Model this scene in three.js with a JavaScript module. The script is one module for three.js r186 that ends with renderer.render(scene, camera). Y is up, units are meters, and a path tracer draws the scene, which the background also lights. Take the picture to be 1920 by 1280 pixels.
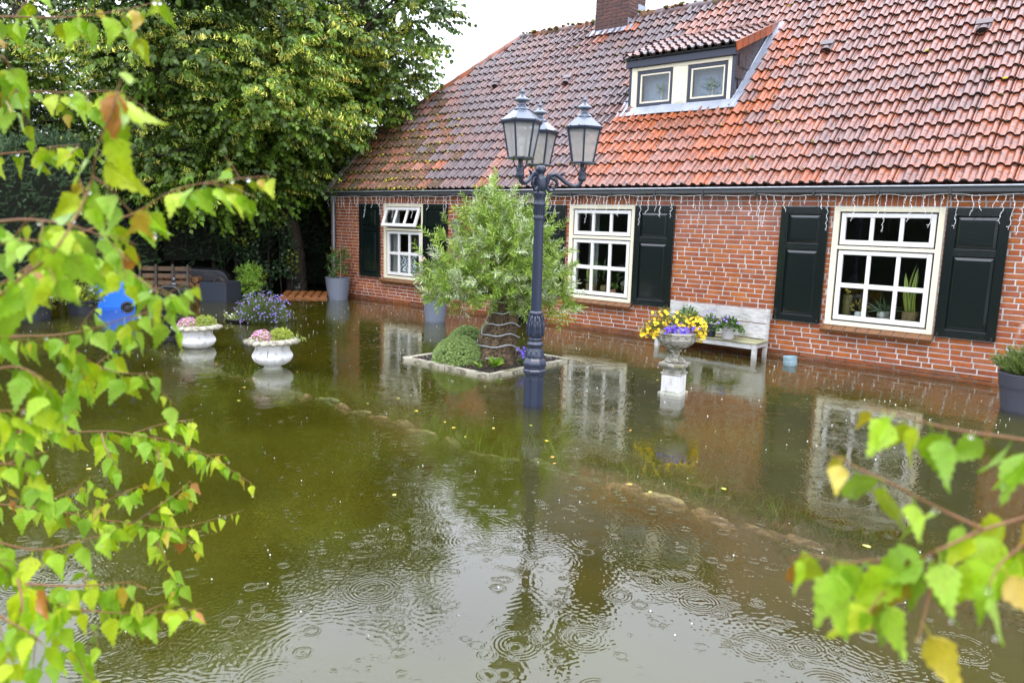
import * as THREE from 'three';
import { mergeGeometries, mergeVertices } from 'three/addons/utils/BufferGeometryUtils.js';
import { RoundedBoxGeometry } from 'three/addons/geometries/RoundedBoxGeometry.js';

// ---------------------------------------------------------------- camera, sky, sun, exposure
const scene = new THREE.Scene();
const camera = new THREE.PerspectiveCamera(48.883, 1024 / 682, 0.05, 300);
camera.rotation.order = 'YXZ';
camera.rotation.set(-0.156625, 0.711846, 0.027270);
camera.position.set(7.6299, 1.5942, 9.4945);
camera.focus = 7.6; camera.userData.fStop = 4.9;
scene.add(camera);

const SKY_ZENITH = 3.5;
{ // overcast sky: three times as bright overhead as at the horizon, with soft cloud mottling all round
  const W = 512, H = 256, d = new Float32Array(W * H * 4);
  for (let j = 0; j < H; j++) for (let i = 0; i < W; i++) {
    const el = ((j + 0.5) / H - 0.5) * Math.PI, az = (i / W) * Math.PI * 2, s = Math.max(0, Math.sin(el));
    const mott = 1 + 0.05 * (Math.sin(az * 3 + 4 * el) * Math.sin(el * 9 + 2 * Math.cos(az)) + 0.6 * Math.sin(az * 7 + 1 + 5 * el) * Math.cos(el * 15));
    const L = SKY_ZENITH * (1 + 2 * s) / 3 * mott, k = (j * W + i) * 4;
    d[k] = L * 0.935; d[k + 1] = L * 0.985; d[k + 2] = L * 1.15; d[k + 3] = 1;
  }
  const t = new THREE.DataTexture(d, W, H, THREE.RGBAFormat, THREE.FloatType);
  t.mapping = THREE.EquirectangularReflectionMapping; t.magFilter = THREE.LinearFilter; t.needsUpdate = true;
  scene.background = t; scene.environment = t;
}
const sun = new THREE.DirectionalLight(0xfff0de, 1.1);
sun.position.set(9, 22, 12); sun.target.position.set(0, 0, 1); sun.castShadow = true; sun.shadow.radius = 40;
Object.assign(sun.shadow.camera, { left: -16, right: 16, top: 16, bottom: -16, near: 1, far: 60 }); sun.shadow.mapSize.set(2048, 2048);
scene.add(sun, sun.target);
const renderer = new THREE.WebGLRenderer({ antialias: true });
renderer.setSize(1024, 682); renderer.shadowMap.enabled = true;
renderer.toneMapping = THREE.LinearToneMapping;
renderer.toneMappingExposure = 1.32;

// ---------------------------------------------------------------- helpers
function RNG(s) { return () => { s = (s + 0x6d2b79f5) | 0; let t = Math.imul(s ^ (s >>> 15), 1 | s); t = (t + Math.imul(t ^ (t >>> 7), 61 | t)) ^ t; return ((t ^ (t >>> 14)) >>> 0) / 4294967296; }; }
let rnd = RNG(11);
const rr = (a, b) => a + (b - a) * rnd(), pick = (a) => a[Math.floor(rnd() * a.length)], V = (x, y, z) => new THREE.Vector3(x, y, z);
const lerp = THREE.MathUtils.lerp, clamp = THREE.MathUtils.clamp, PI = Math.PI;
const smooth = (x, a, b) => { const t = clamp((x - a) / (b - a), 0, 1); return t * t * (3 - 2 * t); };
const names = {};
const numbered = (n) => { const k = names[n] = (names[n] ?? -1) + 1; return k ? n + '_' + String(k).padStart(3, '0') : n; };
function thing(name, label, category, at = [0, 0, 0], turn = 0, group) {
  const o = new THREE.Group(); o.name = numbered(name); o.position.set(...at); o.rotation.y = turn;
  o.userData = { label, category }; if (group) o.userData.group = group;
  scene.add(o); return o;
}
function struct(name, geo, mat) {
  const o = geo ? new THREE.Mesh(geo, mat) : new THREE.Group(); o.name = numbered(name); o.userData = { kind: 'structure' };
  o.castShadow = o.receiveShadow = true; scene.add(o); return o;
}
function part(parent, name, geo, mat, label) {
  const g = Array.isArray(geo) ? merge(geo) : geo, o = geo ? new THREE.Mesh(g, mat) : new THREE.Group();
  o.name = name; o.castShadow = o.receiveShadow = true; if (label) o.userData.label = label; parent.add(o); return o;
}
function instances(parent, name, geo, mat, items, stuff = true) { // items: [Matrix4, Color?]
  const m = new THREE.InstancedMesh(geo, mat, items.length); m.name = name; m.castShadow = m.receiveShadow = true;
  items.forEach(([mx, c], i) => { m.setMatrixAt(i, mx); if (c) m.setColorAt(i, c); });
  if (stuff) m.userData.kind = 'stuff';
  parent.add(m); return m;
}
function copy(o, name, label, at, turn) {
  const c = o.clone(); c.name = numbered(name); c.userData = { ...o.userData, label }; c.position.set(...at); c.rotation.y = turn; scene.add(c); return c;
}
function merge(list) {
  const l = list.map((g) => g.index ? g.toNonIndexed() : g);
  const keep = ['position', 'normal', 'uv', 'color'].filter((k) => l.every((g) => g.attributes[k]));
  for (const g of l) for (const k of Object.keys(g.attributes)) if (!keep.includes(k)) g.deleteAttribute(k);
  return mergeGeometries(l, false);
}
function tint(g, c) {
  const n = g.attributes.position.count, a = new Float32Array(n * 3);
  for (let i = 0; i < n; i++) { a[i * 3] = c[0]; a[i * 3 + 1] = c[1]; a[i * 3 + 2] = c[2]; }
  g.setAttribute('color', new THREE.BufferAttribute(a, 3)); return g;
}
const box = (w, h, d, x = 0, y = 0, z = 0) => new THREE.BoxGeometry(w, h, d).translate(x, y, z);
const span = (x0, x1, y0, y1, z0, z1) => box(x1 - x0, y1 - y0, z1 - z0, (x0 + x1) / 2, (y0 + y1) / 2, (z0 + z1) / 2);
const rbox = (w, h, d, r = 0.006, x = 0, y = 0, z = 0) => new RoundedBoxGeometry(w, h, d, 1, Math.min(r, w / 2.1, h / 2.1, d / 2.1)).translate(x, y, z);
const rspan = (x0, x1, y0, y1, z0, z1, r = 0.005) => rbox(x1 - x0, y1 - y0, z1 - z0, r, (x0 + x1) / 2, (y0 + y1) / 2, (z0 + z1) / 2);
const cyl = (r0, r1, h, x = 0, y = 0, z = 0, n = 16) => new THREE.CylinderGeometry(r1, r0, h, n).translate(x, y, z);
const lathe = (p, n = 32) => new THREE.LatheGeometry(p.map((a) => new THREE.Vector2(a[0], a[1])), n);
const ball = (r, x = 0, y = 0, z = 0, a = 12, b = 8) => new THREE.SphereGeometry(r, a, b).translate(x, y, z);
const tube = (pts, r, seg = 24, n = 6) => new THREE.TubeGeometry(new THREE.CatmullRomCurve3(pts.map((p) => p.isVector3 ? p : V(...p))), seg, r, n, false);
function limb(pts, radii, n = 8, rough = 0) { // tapered tube through points, closed at its end
  const P = pts.map((p) => p.isVector3 ? p : V(...p)), c = new THREE.CatmullRomCurve3(P), S = (P.length - 1) * 4, f = c.computeFrenetFrames(S, false);
  const pos = [], uv = [], idx = [];
  for (let i = 0; i <= S; i++) {
    const t = i / S, q = c.getPoint(t), k = t * (radii.length - 1), a = Math.min(Math.floor(k), radii.length - 2), r = lerp(radii[a], radii[a + 1], k - a);
    for (let j = 0; j <= n; j++) {
      const w = j / n * PI * 2, rr_ = r * (1 + rough * Math.sin(w * 3 + i * 1.3) * Math.cos(i * 0.9 + w * 2));
      const v = f.normals[i].clone().multiplyScalar(Math.cos(w)).addScaledVector(f.binormals[i], Math.sin(w));
      pos.push(q.x + v.x * rr_, q.y + v.y * rr_, q.z + v.z * rr_); uv.push(j / n * r * 6.28, i / S * P.length * 0.4);
    }
  }
  for (let i = 0; i < S; i++) for (let j = 0; j < n; j++) { const a = i * (n + 1) + j, b = a + n + 1; idx.push(a, a + 1, b, b, a + 1, b + 1); }
  const g = new THREE.BufferGeometry(); g.setAttribute('position', new THREE.Float32BufferAttribute(pos, 3)); g.setAttribute('uv', new THREE.Float32BufferAttribute(uv, 2)); g.setIndex(idx); g.computeVertexNormals(); return g;
}
function worldUV(g, s = 1) { // box-projected uv in metres
  if (g.index) g = g.toNonIndexed();
  const p = g.attributes.position, n = g.attributes.normal, uv = new Float32Array(p.count * 2);
  for (let i = 0; i < p.count; i++) {
    const ax = Math.abs(n.getX(i)), ay = Math.abs(n.getY(i)), az = Math.abs(n.getZ(i));
    const [u, v] = az >= ax && az >= ay ? [p.getX(i), p.getY(i)] : ay >= ax ? [p.getX(i), p.getZ(i)] : [p.getZ(i), p.getY(i)];
    uv[i * 2] = u * s; uv[i * 2 + 1] = v * s;
  }
  g.setAttribute('uv', new THREE.BufferAttribute(uv, 2)); return g;
}
const _q = new THREE.Quaternion(), _m = new THREE.Matrix4();
function aim(p, dir, scale = 1, roll = 0) { // local +y along dir
  const q = new THREE.Quaternion().setFromUnitVectors(V(0, 1, 0), dir.clone().normalize());
  q.multiply(_q.clone().setFromAxisAngle(V(0, 1, 0), roll));
  return new THREE.Matrix4().compose(p, q, V(scale, scale, scale));
}
// ---------------------------------------------------------------- noise and textures
function hash(x, y, s) { let h = Math.imul(x, 374761393) + Math.imul(y, 668265263) + Math.imul(s, 1274126177); h = Math.imul(h ^ (h >>> 13), 1274126177); return ((h ^ (h >>> 16)) >>> 0) / 4294967296; }
function noise(x, y, per, s) { // value noise that repeats every per cells
  const xi = Math.floor(x), yi = Math.floor(y), fx = x - xi, fy = y - yi, u = fx * fx * (3 - 2 * fx), v = fy * fy * (3 - 2 * fy), w = (a) => ((a % per) + per) % per;
  return lerp(lerp(hash(w(xi), w(yi), s), hash(w(xi + 1), w(yi), s), u), lerp(hash(w(xi), w(yi + 1), s), hash(w(xi + 1), w(yi + 1), s), u), v);
}
function fbm(u, v, f, oct, s) { let a = 0, k = 0.5, n = 0; for (let o = 0; o < oct; o++) { a += k * noise(u * f, v * f, f, s + o); n += k; f *= 2; k *= 0.5; } return a / n; }
function tex(size, fn, srgb = false, rx = 1, ry = 1) { // fn(u, v) -> [r, g, b] linear 0..1 (or a number)
  const d = new Uint8Array(size * size * 4);
  for (let j = 0; j < size; j++) for (let i = 0; i < size; i++) {
    let c = fn((i + 0.5) / size, (j + 0.5) / size); if (typeof c === 'number') c = [c, c, c];
    const k = (j * size + i) * 4;
    for (let q = 0; q < 3; q++) { const x = clamp(c[q], 0, 1); d[k + q] = 255 * (srgb ? (x <= 0.0031308 ? 12.92 * x : 1.055 * Math.pow(x, 1 / 2.4) - 0.055) : x); }
    d[k + 3] = c.length > 3 ? 255 * clamp(c[3], 0, 1) : 255;
  }
  const t = new THREE.DataTexture(d, size, size); t.wrapS = t.wrapT = THREE.RepeatWrapping; t.magFilter = THREE.LinearFilter; t.repeat.set(rx, ry);
  if (srgb) t.colorSpace = THREE.SRGBColorSpace; t.needsUpdate = true; return t;
}
const mixc = (a, b, t) => a.map((x, i) => lerp(x, b[i], t));
const again = (t, rx, ry) => { const c = t.clone(); c.repeat.set(rx, ry); c.needsUpdate = true; return c; };
const lin = (r, g, b) => new THREE.Color().setRGB(r, g, b);
function mat(c, rough = 0.7, o = {}) { const { name, ...rest } = o; const m = new THREE.MeshPhysicalMaterial({ color: c === null ? lin(1, 1, 1) : lin(...c), roughness: rough, ...rest }); return m; }

const T = {};
T.grain = tex(256, (u, v) => 0.3 + 0.7 * fbm(u, v, 8, 5, 3));                                      // general small relief
T.mottle = tex(512, (u, v) => { const a = 0.78 + 0.44 * (fbm(u, v, 6, 5, 9) - 0.5) + 0.25 * (fbm(u, v, 60, 2, 5) - 0.5); return [a, a, a]; }, true);
T.brick = tex(512, (u, v) => {
  const a = 0.80 + 0.5 * (fbm(u, v, 5, 4, 21) - 0.5) + 0.35 * (fbm(u, v, 64, 2, 22) - 0.5), p = smooth(fbm(u, v, 12, 4, 23), 0.62, 0.72) * 0.35;
  return mixc([a, a, a], [1.0, 0.98, 0.95], p);
}, true);
T.tile = tex(512, (u, v) => { // fired clay, lichen freckles dark and pale
  const a = 0.82 + 0.42 * (fbm(u, v, 6, 5, 31) - 0.5);
  let c = [a, a, a];
  const dk = smooth(fbm(u, v, 40, 3, 33), 0.57, 0.64) * smooth(fbm(u, v, 7, 3, 34), 0.36, 0.56), wash = smooth(fbm(u, v, 4, 4, 36), 0.5, 0.72);
  c = mixc(c, [0.42, 0.40, 0.40], wash * 0.55); c = mixc(c, [0.08, 0.08, 0.07], dk * 0.92);
  const pl = smooth(fbm(u, v, 30, 3, 35), 0.66, 0.72); c = mixc(c, [0.95, 0.93, 0.9], pl * 0.35);
  return c;
}, true);
T.moss = tex(512, (u, v) => { // tile crusted with moss
  const a = 0.75 + 0.5 * (fbm(u, v, 6, 5, 41) - 0.5); let c = [a, a * 0.92, a * 0.85];
  const k = smooth(fbm(u, v, 14, 5, 43), 0.44, 0.56); c = mixc(c, [0.33, 0.36, 0.06], k * 0.95);
  const dk = smooth(fbm(u, v, 36, 3, 44), 0.54, 0.62); c = mixc(c, [0.08, 0.08, 0.06], dk * 0.8);
  const y = smooth(fbm(u, v, 26, 2, 45), 0.74, 0.78); return mixc(c, [0.85, 0.6, 0.08], y);
}, true);
T.stone = tex(512, (u, v) => { // weathered cast stone
  const a = 0.74 + 0.5 * (fbm(u, v, 6, 5, 51) - 0.5) + 0.2 * (fbm(u, v, 60, 2, 52) - 0.5); let c = [a, a * 0.985, a * 0.94];
  const k = smooth(fbm(u, v, 10, 5, 53), 0.5, 0.66); c = mixc(c, [0.20, 0.195, 0.14], k * 0.8);
  return mixc(c, [0.3, 0.31, 0.12], smooth(fbm(u, v, 7, 4, 54), 0.58, 0.7) * 0.55);
}, true);
T.wood = tex(512, (u, v) => { const g = fbm(u * 0.25, v, 48, 3, 61), l = fbm(u, v, 5, 4, 62); const a = 0.72 + 0.4 * (g - 0.5) + 0.4 * (l - 0.5); return mixc([a, a, a], [0.3, 0.32, 0.2], smooth(fbm(u, v, 4, 5, 63), 0.55, 0.75) * 0.6); }, true);
T.woodBump = tex(512, (u, v) => fbm(u * 0.25, v, 64, 3, 61));
T.zinc = tex(256, (u, v) => { const a = 0.75 + 0.5 * (fbm(u, v, 5, 4, 71) - 0.5); return [a, a * 1.01, a * 1.04]; }, true);
T.bark = tex(512, (u, v) => { const r = 1 - Math.abs(2 * fbm(u, v * 0.5, 12, 4, 81) - 1), a = 0.35 + 0.7 * fbm(u, v, 10, 4, 82); return mixc([a, a * 0.88, a * 0.72], [0.12, 0.1, 0.08], smooth(r, 0.75, 0.95)); }, true);
T.barkBump = tex(512, (u, v) => Math.abs(2 * fbm(u, v * 0.5, 12, 4, 81) - 1) * 0.7 + 0.3 * fbm(u, v, 40, 3, 84));
T.paint = tex(256, (u, v) => { const a = 0.9 + 0.16 * (fbm(u * 0.3, v, 6, 4, 91) - 0.5); return [a, a, a * 0.99]; }, true);
T.urn = tex(256, (u, v) => { const a = 0.94 + 0.12 * (fbm(u, v, 6, 4, 93) - 0.5), g = smooth(fbm(u, v * 0.35, 20, 3, 94), 0.62, 0.78); return mixc([a, a, a], [0.42, 0.43, 0.34], g * 0.55); }, true);
T.drips = tex(256, (u, v) => 0.25 + 0.5 * smooth(fbm(u, v * 0.15, 32, 2, 95), 0.4, 0.7));
T.leafBump = tex(256, (u, v) => { const x = Math.abs(u - 0.5) * 2, q = ((v * 9 - x * 3.2) % 1 + 1) % 1; return 0.8 - 0.5 * smooth(x, 0.08, 0) - 0.4 * smooth(Math.abs(q - 0.5), 0.34, 0.5) + 0.2 * fbm(u, v, 24, 2, 98); });
T.leaf = tex(256, (u, v) => { // birch leaf: midrib along v at u = 0.5, side veins
  const x = Math.abs(u - 0.5) * 2, mid = smooth(x, 0.07, 0.0), q = ((v * 9 - x * 3.2) % 1 + 1) % 1, vein = smooth(Math.abs(q - 0.5), 0.40, 0.5) * 0.55, a = 0.96 + 0.2 * (fbm(u, v, 10, 3, 97) - 0.5);
  let c = mixc([a, a, a], [1, 1, 0.9], Math.max(mid, vein) * 0.7); c = mixc(c, [0.62, 0.6, 0.9], 0.8 * Math.max(mid, vein) * (1 - mid)); const sp = smooth(fbm(u, v, 18, 2, 99), 0.74, 0.8); c = mixc(c, [0.55, 0.32, 0.1], sp * 0.7); return mixc(c, [0.95, 0.62, 0.4], smooth(x + 0.25 * fbm(u, v, 9, 3, 96), 0.98, 1.2) * 0.5);
}, true);
// ---------------------------------------------------------------- the setting: ground, flood water, submerged edging
const GY = -0.28;
{ // garden ground under the flood: lawn on the street side, brown paving by the house, rising gently behind the garden
  const g = new THREE.PlaneGeometry(240, 240, 160, 160).rotateX(-PI / 2), p = g.attributes.position, col = [];
  for (let i = 0; i < p.count; i++) {
    const x = p.getX(i), z = p.getZ(i), r = Math.max(0, -x - 11, x - 13, z - 17, -z - 9);
    p.setY(i, GY + 0.02 * Math.sin(x * 1.7) * Math.cos(z * 1.3) + Math.min(1.2, r * 0.14));
    const lawn = smooth(z + 0.15 * Math.sin(x * 2.1), 5.45, 5.75), out = Math.min(1, r / 2);
    const c = mixc(mixc([0.105, 0.082, 0.045], [0.12, 0.125, 0.03], lawn), [0.05, 0.07, 0.02], out); col.push(...c);
  }
  g.setAttribute('color', new THREE.Float32BufferAttribute(col, 3)); g.computeVertexNormals(); worldUVFlat(g, 0.5);
  struct('ground', g, mat(null, 1, { vertexColors: true, map: T.mottle, bumpMap: T.grain, bumpScale: 0.02 }));
}
function worldUVFlat(g, s) { const p = g.attributes.position, uv = g.attributes.uv; for (let i = 0; i < p.count; i++) uv.setXY(i, p.getX(i) * s, -p.getZ(i) * s); }

// ripples of the rain: a height field of ring waves, as a normal map that covers RT metres
const RT = 6, RN = 2048;
const ripples = (() => {
  const h = new Float32Array(RN * RN), R = RNG(77), cell = RT / RN;
  const ring = (cx, cy, rad, wid, lam, amp, part0, partL) => {
    const reach = rad + wid * 2.4, i0 = Math.floor((cx - reach) / cell), i1 = Math.ceil((cx + reach) / cell), j0 = Math.floor((cy - reach) / cell), j1 = Math.ceil((cy + reach) / cell);
    const k = 2 * PI / lam;
    for (let j = j0; j <= j1; j++) for (let i = i0; i <= i1; i++) {
      const dx = i * cell - cx, dy = j * cell - cy, r = Math.sqrt(dx * dx + dy * dy), e = (r - rad) / wid;
      if (e > 2.4 || e < -2.4) continue;
      h[((j % RN + RN) % RN) * RN + (i % RN + RN) % RN] += amp * Math.cos(k * (r - rad)) * Math.exp(-e * e);
    }
  };
  for (let n = 0; n < 700; n++) { const rad = 0.02 + 0.10 * R() ** 1.8; ring(R() * RT, R() * RT, rad, 0.014 + 0.2 * rad, 0.013 + 0.05 * rad, 0.00030 * (0.2 + 1.2 * R() ** 2) * (1 - rad * 3.2)); }
  for (let n = 0; n < 1500; n++) { const rad = 0.004 + 0.03 * R(); ring(R() * RT, R() * RT, rad, 0.009, 0.012, 0.00046 * (0.3 + R())); }
  for (let n = 0; n < 1600; n++) { const rad = 0.06 + 0.3 * R(); ring(R() * RT, R() * RT, rad, 0.03 + 0.05 * R(), 0.02 + 0.02 * R(), 0.000045 * (0.3 + R())); }
  const d = new Float32Array(RN * RN * 4);
  for (let j = 0; j < RN; j++) for (let i = 0; i < RN; i++) {
    const u = i / RN, v = j / RN;
    const a = h[j * RN + (i + 1) % RN] - h[j * RN + (i + RN - 1) % RN], b = h[((j + 1) % RN) * RN + i] - h[((j + RN - 1) % RN) * RN + i];
    let sx = a / (2 * cell), sy = b / (2 * cell);
    sx += 0.010 * (noise(u * 40, v * 40, 40, 5) - 0.5);
    sy += 0.010 * (noise(u * 40, v * 40, 40, 7) - 0.5);
    const L = Math.hypot(sx, sy, 1), k = (j * RN + i) * 4;
    d[k] = 0.5 - 0.5 * sx / L; d[k + 1] = 0.5 - 0.5 * sy / L; d[k + 2] = 0.5 + 0.5 / L; d[k + 3] = 1;
  }
  const t = new THREE.DataTexture(d, RN, RN, THREE.RGBAFormat, THREE.FloatType); t.wrapS = t.wrapT = THREE.RepeatWrapping; t.magFilter = THREE.LinearFilter; t.needsUpdate = true; return t;
})();
const water = struct('water');
{
  const sheet = (y, s) => { const g = new THREE.PlaneGeometry(56, 44).rotateX(-PI / 2).translate(0, y, 2); worldUVFlat(g, s); return g; };
  part(water, 'surface', sheet(0, 1 / RT), mat([0.93, 0.95, 0.86], 0.02, { transmission: 1, thickness: 0, ior: 1.7, normalMap: ripples, normalScale: new THREE.Vector2(1, 1) }));
  const silt = tex(512, (u, v) => { const a = fbm(u, v, 6, 5, 131), b = fbm(u, v, 9, 5, 137); return mixc(mixc([0.70, 0.66, 0.55], [1.0, 1.0, 0.9], smooth(a, 0.35, 0.65)), [1.0, 0.82, 0.62], smooth(b, 0.55, 0.75) * 0.6); }, true, 0.16, 0.16);
  for (const [y, o] of [[-0.022, 0.34], [-0.05, 0.5], [-0.085, 0.7]]) part(water, 'silt_layer', sheet(y, 1), mat([0.074, 0.071, 0.0075], 1, { transparent: true, opacity: o, specularIntensity: 0, map: silt }));
}
{ // row of stones that edges the lawn, just under the water
  const edging = struct('stone_edging'); rnd = RNG(5);
  const shapes = [0, 1, 2, 3].map(() => { const g = mergeVertices(new THREE.IcosahedronGeometry(1, 2).deleteAttribute('uv').deleteAttribute('normal')), p = g.attributes.position, s = rr(0, 9);
    for (let i = 0; i < p.count; i++) { const x = p.getX(i), y = p.getY(i), z = p.getZ(i), k = 1 + 0.16 * Math.sin(3 * x + s) * Math.cos(2.5 * z + s * 2) + 0.07 * Math.sin(7 * z + 5 * x); p.setXYZ(i, Math.sign(x) * Math.abs(x) ** 0.75 * k, Math.sign(y) * Math.abs(y) ** 0.7 * k, Math.sign(z) * Math.abs(z) ** 0.75 * k); }
    g.computeVertexNormals(); return worldUV(g, 0.4); });
  const tones = [[0.30, 0.25, 0.10], [0.22, 0.22, 0.08], [0.34, 0.22, 0.10], [0.13, 0.17, 0.04], [0.16, 0.19, 0.05]].map((c) => mat(c, 0.9, { map: T.stone, bumpMap: T.grain, bumpScale: 0.03 }));
  for (let x = -2.3; x < 9.5;) {
    const w = rr(0.10, 0.22), o = part(edging, 'edging_stone', pick(shapes), pick(tones));
    const deep = 0.5 + 0.5 * Math.sin(x * 1.9 + 1);
    o.position.set(x + w, -0.152 - 0.016 * deep + rr(-0.010, 0.010), 5.62 + rr(-0.05, 0.05)); o.scale.set(w, rr(0.13, 0.145), rr(0.05, 0.085)); o.rotation.y = rr(-0.25, 0.25);
    x += w * rr(1.5, 1.75);
  }
  // blades of grass and weeds along the stones
  const blade = (() => { const g = new THREE.PlaneGeometry(0.006, 1, 1, 4).translate(0, 0.5, 0), p = g.attributes.position; for (let i = 0; i < p.count; i++) { const y = p.getY(i); p.setX(i, p.getX(i) * (1 - y * 0.8)); p.setZ(i, 0.45 * y * y); } g.computeVertexNormals(); return g; })();
  const items = [];
  for (let c = 0; c < 460; c++) {
    const x = rr(-2, 8.5), z = 5.6 + rr(-0.32, 0.2); const n = Math.floor(rr(5, 22)), tall = rnd() < 0.2 ? 0.14 : 0.0;
    for (let k = 0; k < n; k++) { const h = rr(0.1, 0.17) + tall * rnd(); items.push([aim(V(x + rr(-0.09, 0.09), -0.125 + 0.03 * rnd(), z + rr(-0.06, 0.06)), V(rr(-0.9, 0.9), 1, rr(-0.9, 0.9)), h, rr(0, 6.28)), lin(rr(0.08, 0.24), rr(0.15, 0.32), rr(0.01, 0.03))]); }
  }
  const gr = new THREE.Group(); const g = instances(scene, 'grass', blade, mat([1, 1, 1], 0.7), items); g.userData = { kind: 'stuff', label: 'thin green grass blades poking out of the water along the stones', category: 'grass' };
}
// ---------------------------------------------------------------- the house
const house = thing('brick_house', 'long low red brick farmhouse with tiled roof and dark green shutters', 'house');
const C0 = 0.019, CH = 0.0625, XL = -5.645, XR = 9.4;
const WIN = [[-3.925, -2.785], [0.555, 1.745], [4.53, 5.722]], WY0 = 0.468, WY1 = 1.892, DOOR = [-1.0, -0.155, -0.3, 1.99];
const M = {
  mortar: mat([0.68, 0.67, 0.65], 0.95, { map: T.mottle, bumpMap: T.grain, bumpScale: 0.004 }),
  brick: mat(null, 0.62, { vertexColors: true, map: T.brick, bumpMap: T.grain, bumpScale: 0.004, specularIntensity: 0.7 }),
  beige: mat([0.84, 0.79, 0.60], 0.42, { map: T.paint }), white: mat([0.82, 0.82, 0.80], 0.33, { map: T.paint }), black: mat([0.012, 0.013, 0.014], 0.5),
  shutter: mat([0.004, 0.008, 0.008], 0.22, { clearcoat: 0.7, clearcoatRoughness: 0.08, bumpMap: T.woodBump, bumpScale: 0.0006, ior: 1.5 }),
  glass: mat([0.93, 0.96, 0.95], 0.0, { transmission: 1, thickness: 0, ior: 1.5 }),
  zinc: mat([0.34, 0.36, 0.38], 0.38, { metalness: 0.55, map: T.zinc }), darkzinc: mat([0.055, 0.06, 0.062], 0.35, { metalness: 0.3 }),
  lead: mat([0.42, 0.46, 0.53], 0.42, { metalness: 0.35, map: T.zinc, bumpMap: T.grain, bumpScale: 0.006 }),
  inside: mat([0.11, 0.10, 0.09], 0.9), ledge: mat([0.45, 0.43, 0.38], 0.5),
  iron: mat([0.03, 0.033, 0.036], 0.4),
};
function brickGeo(w, h, d, x, y, z, c) { // box with chamfered front edges, back open
  const b = 0.003, X = w / 2, Y = h / 2, P = [], Nn = [], U = [];
  const quad = (a, bb, cc, dd, n) => { for (const q of [a, bb, cc, a, cc, dd]) { P.push(...q); Nn.push(...n); } };
  const f = [[-X + b, -Y + b, d], [X - b, -Y + b, d], [X - b, Y - b, d], [-X + b, Y - b, d]], o = [[-X, -Y, d - b], [X, -Y, d - b], [X, Y, d - b], [-X, Y, d - b]], k = [[-X, -Y, 0], [X, -Y, 0], [X, Y, 0], [-X, Y, 0]], s = Math.SQRT1_2;
  quad(f[0], f[1], f[2], f[3], [0, 0, 1]);
  quad(o[0], o[1], f[1], f[0], [0, -s, s]); quad(o[1], o[2], f[2], f[1], [s, 0, s]); quad(o[2], o[3], f[3], f[2], [0, s, s]); quad(o[3], o[0], f[0], f[3], [-s, 0, s]);
  quad(k[0], k[1], o[1], o[0], [0, -1, 0]); quad(k[1], k[2], o[2], o[1], [1, 0, 0]); quad(k[2], k[3], o[3], o[2], [0, 1, 0]); quad(k[3], k[0], o[0], o[3], [-1, 0, 0]);
  const u0 = hash(Math.round(x * 97), Math.round(y * 89), 7), v0 = hash(Math.round(x * 53), Math.round(y * 71), 8);
  for (let i = 0; i < P.length; i += 3) { U.push(P[i] * 1.6 + u0, P[i + 1] * 1.6 + v0 + P[i + 2]); P[i] += x; P[i + 1] += y; P[i + 2] += z; }
  const g = new THREE.BufferGeometry();
  g.setAttribute('position', new THREE.Float32BufferAttribute(P, 3)); g.setAttribute('normal', new THREE.Float32BufferAttribute(Nn, 3)); g.setAttribute('uv', new THREE.Float32BufferAttribute(U, 2));
  return tint(g, c);
}
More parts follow.
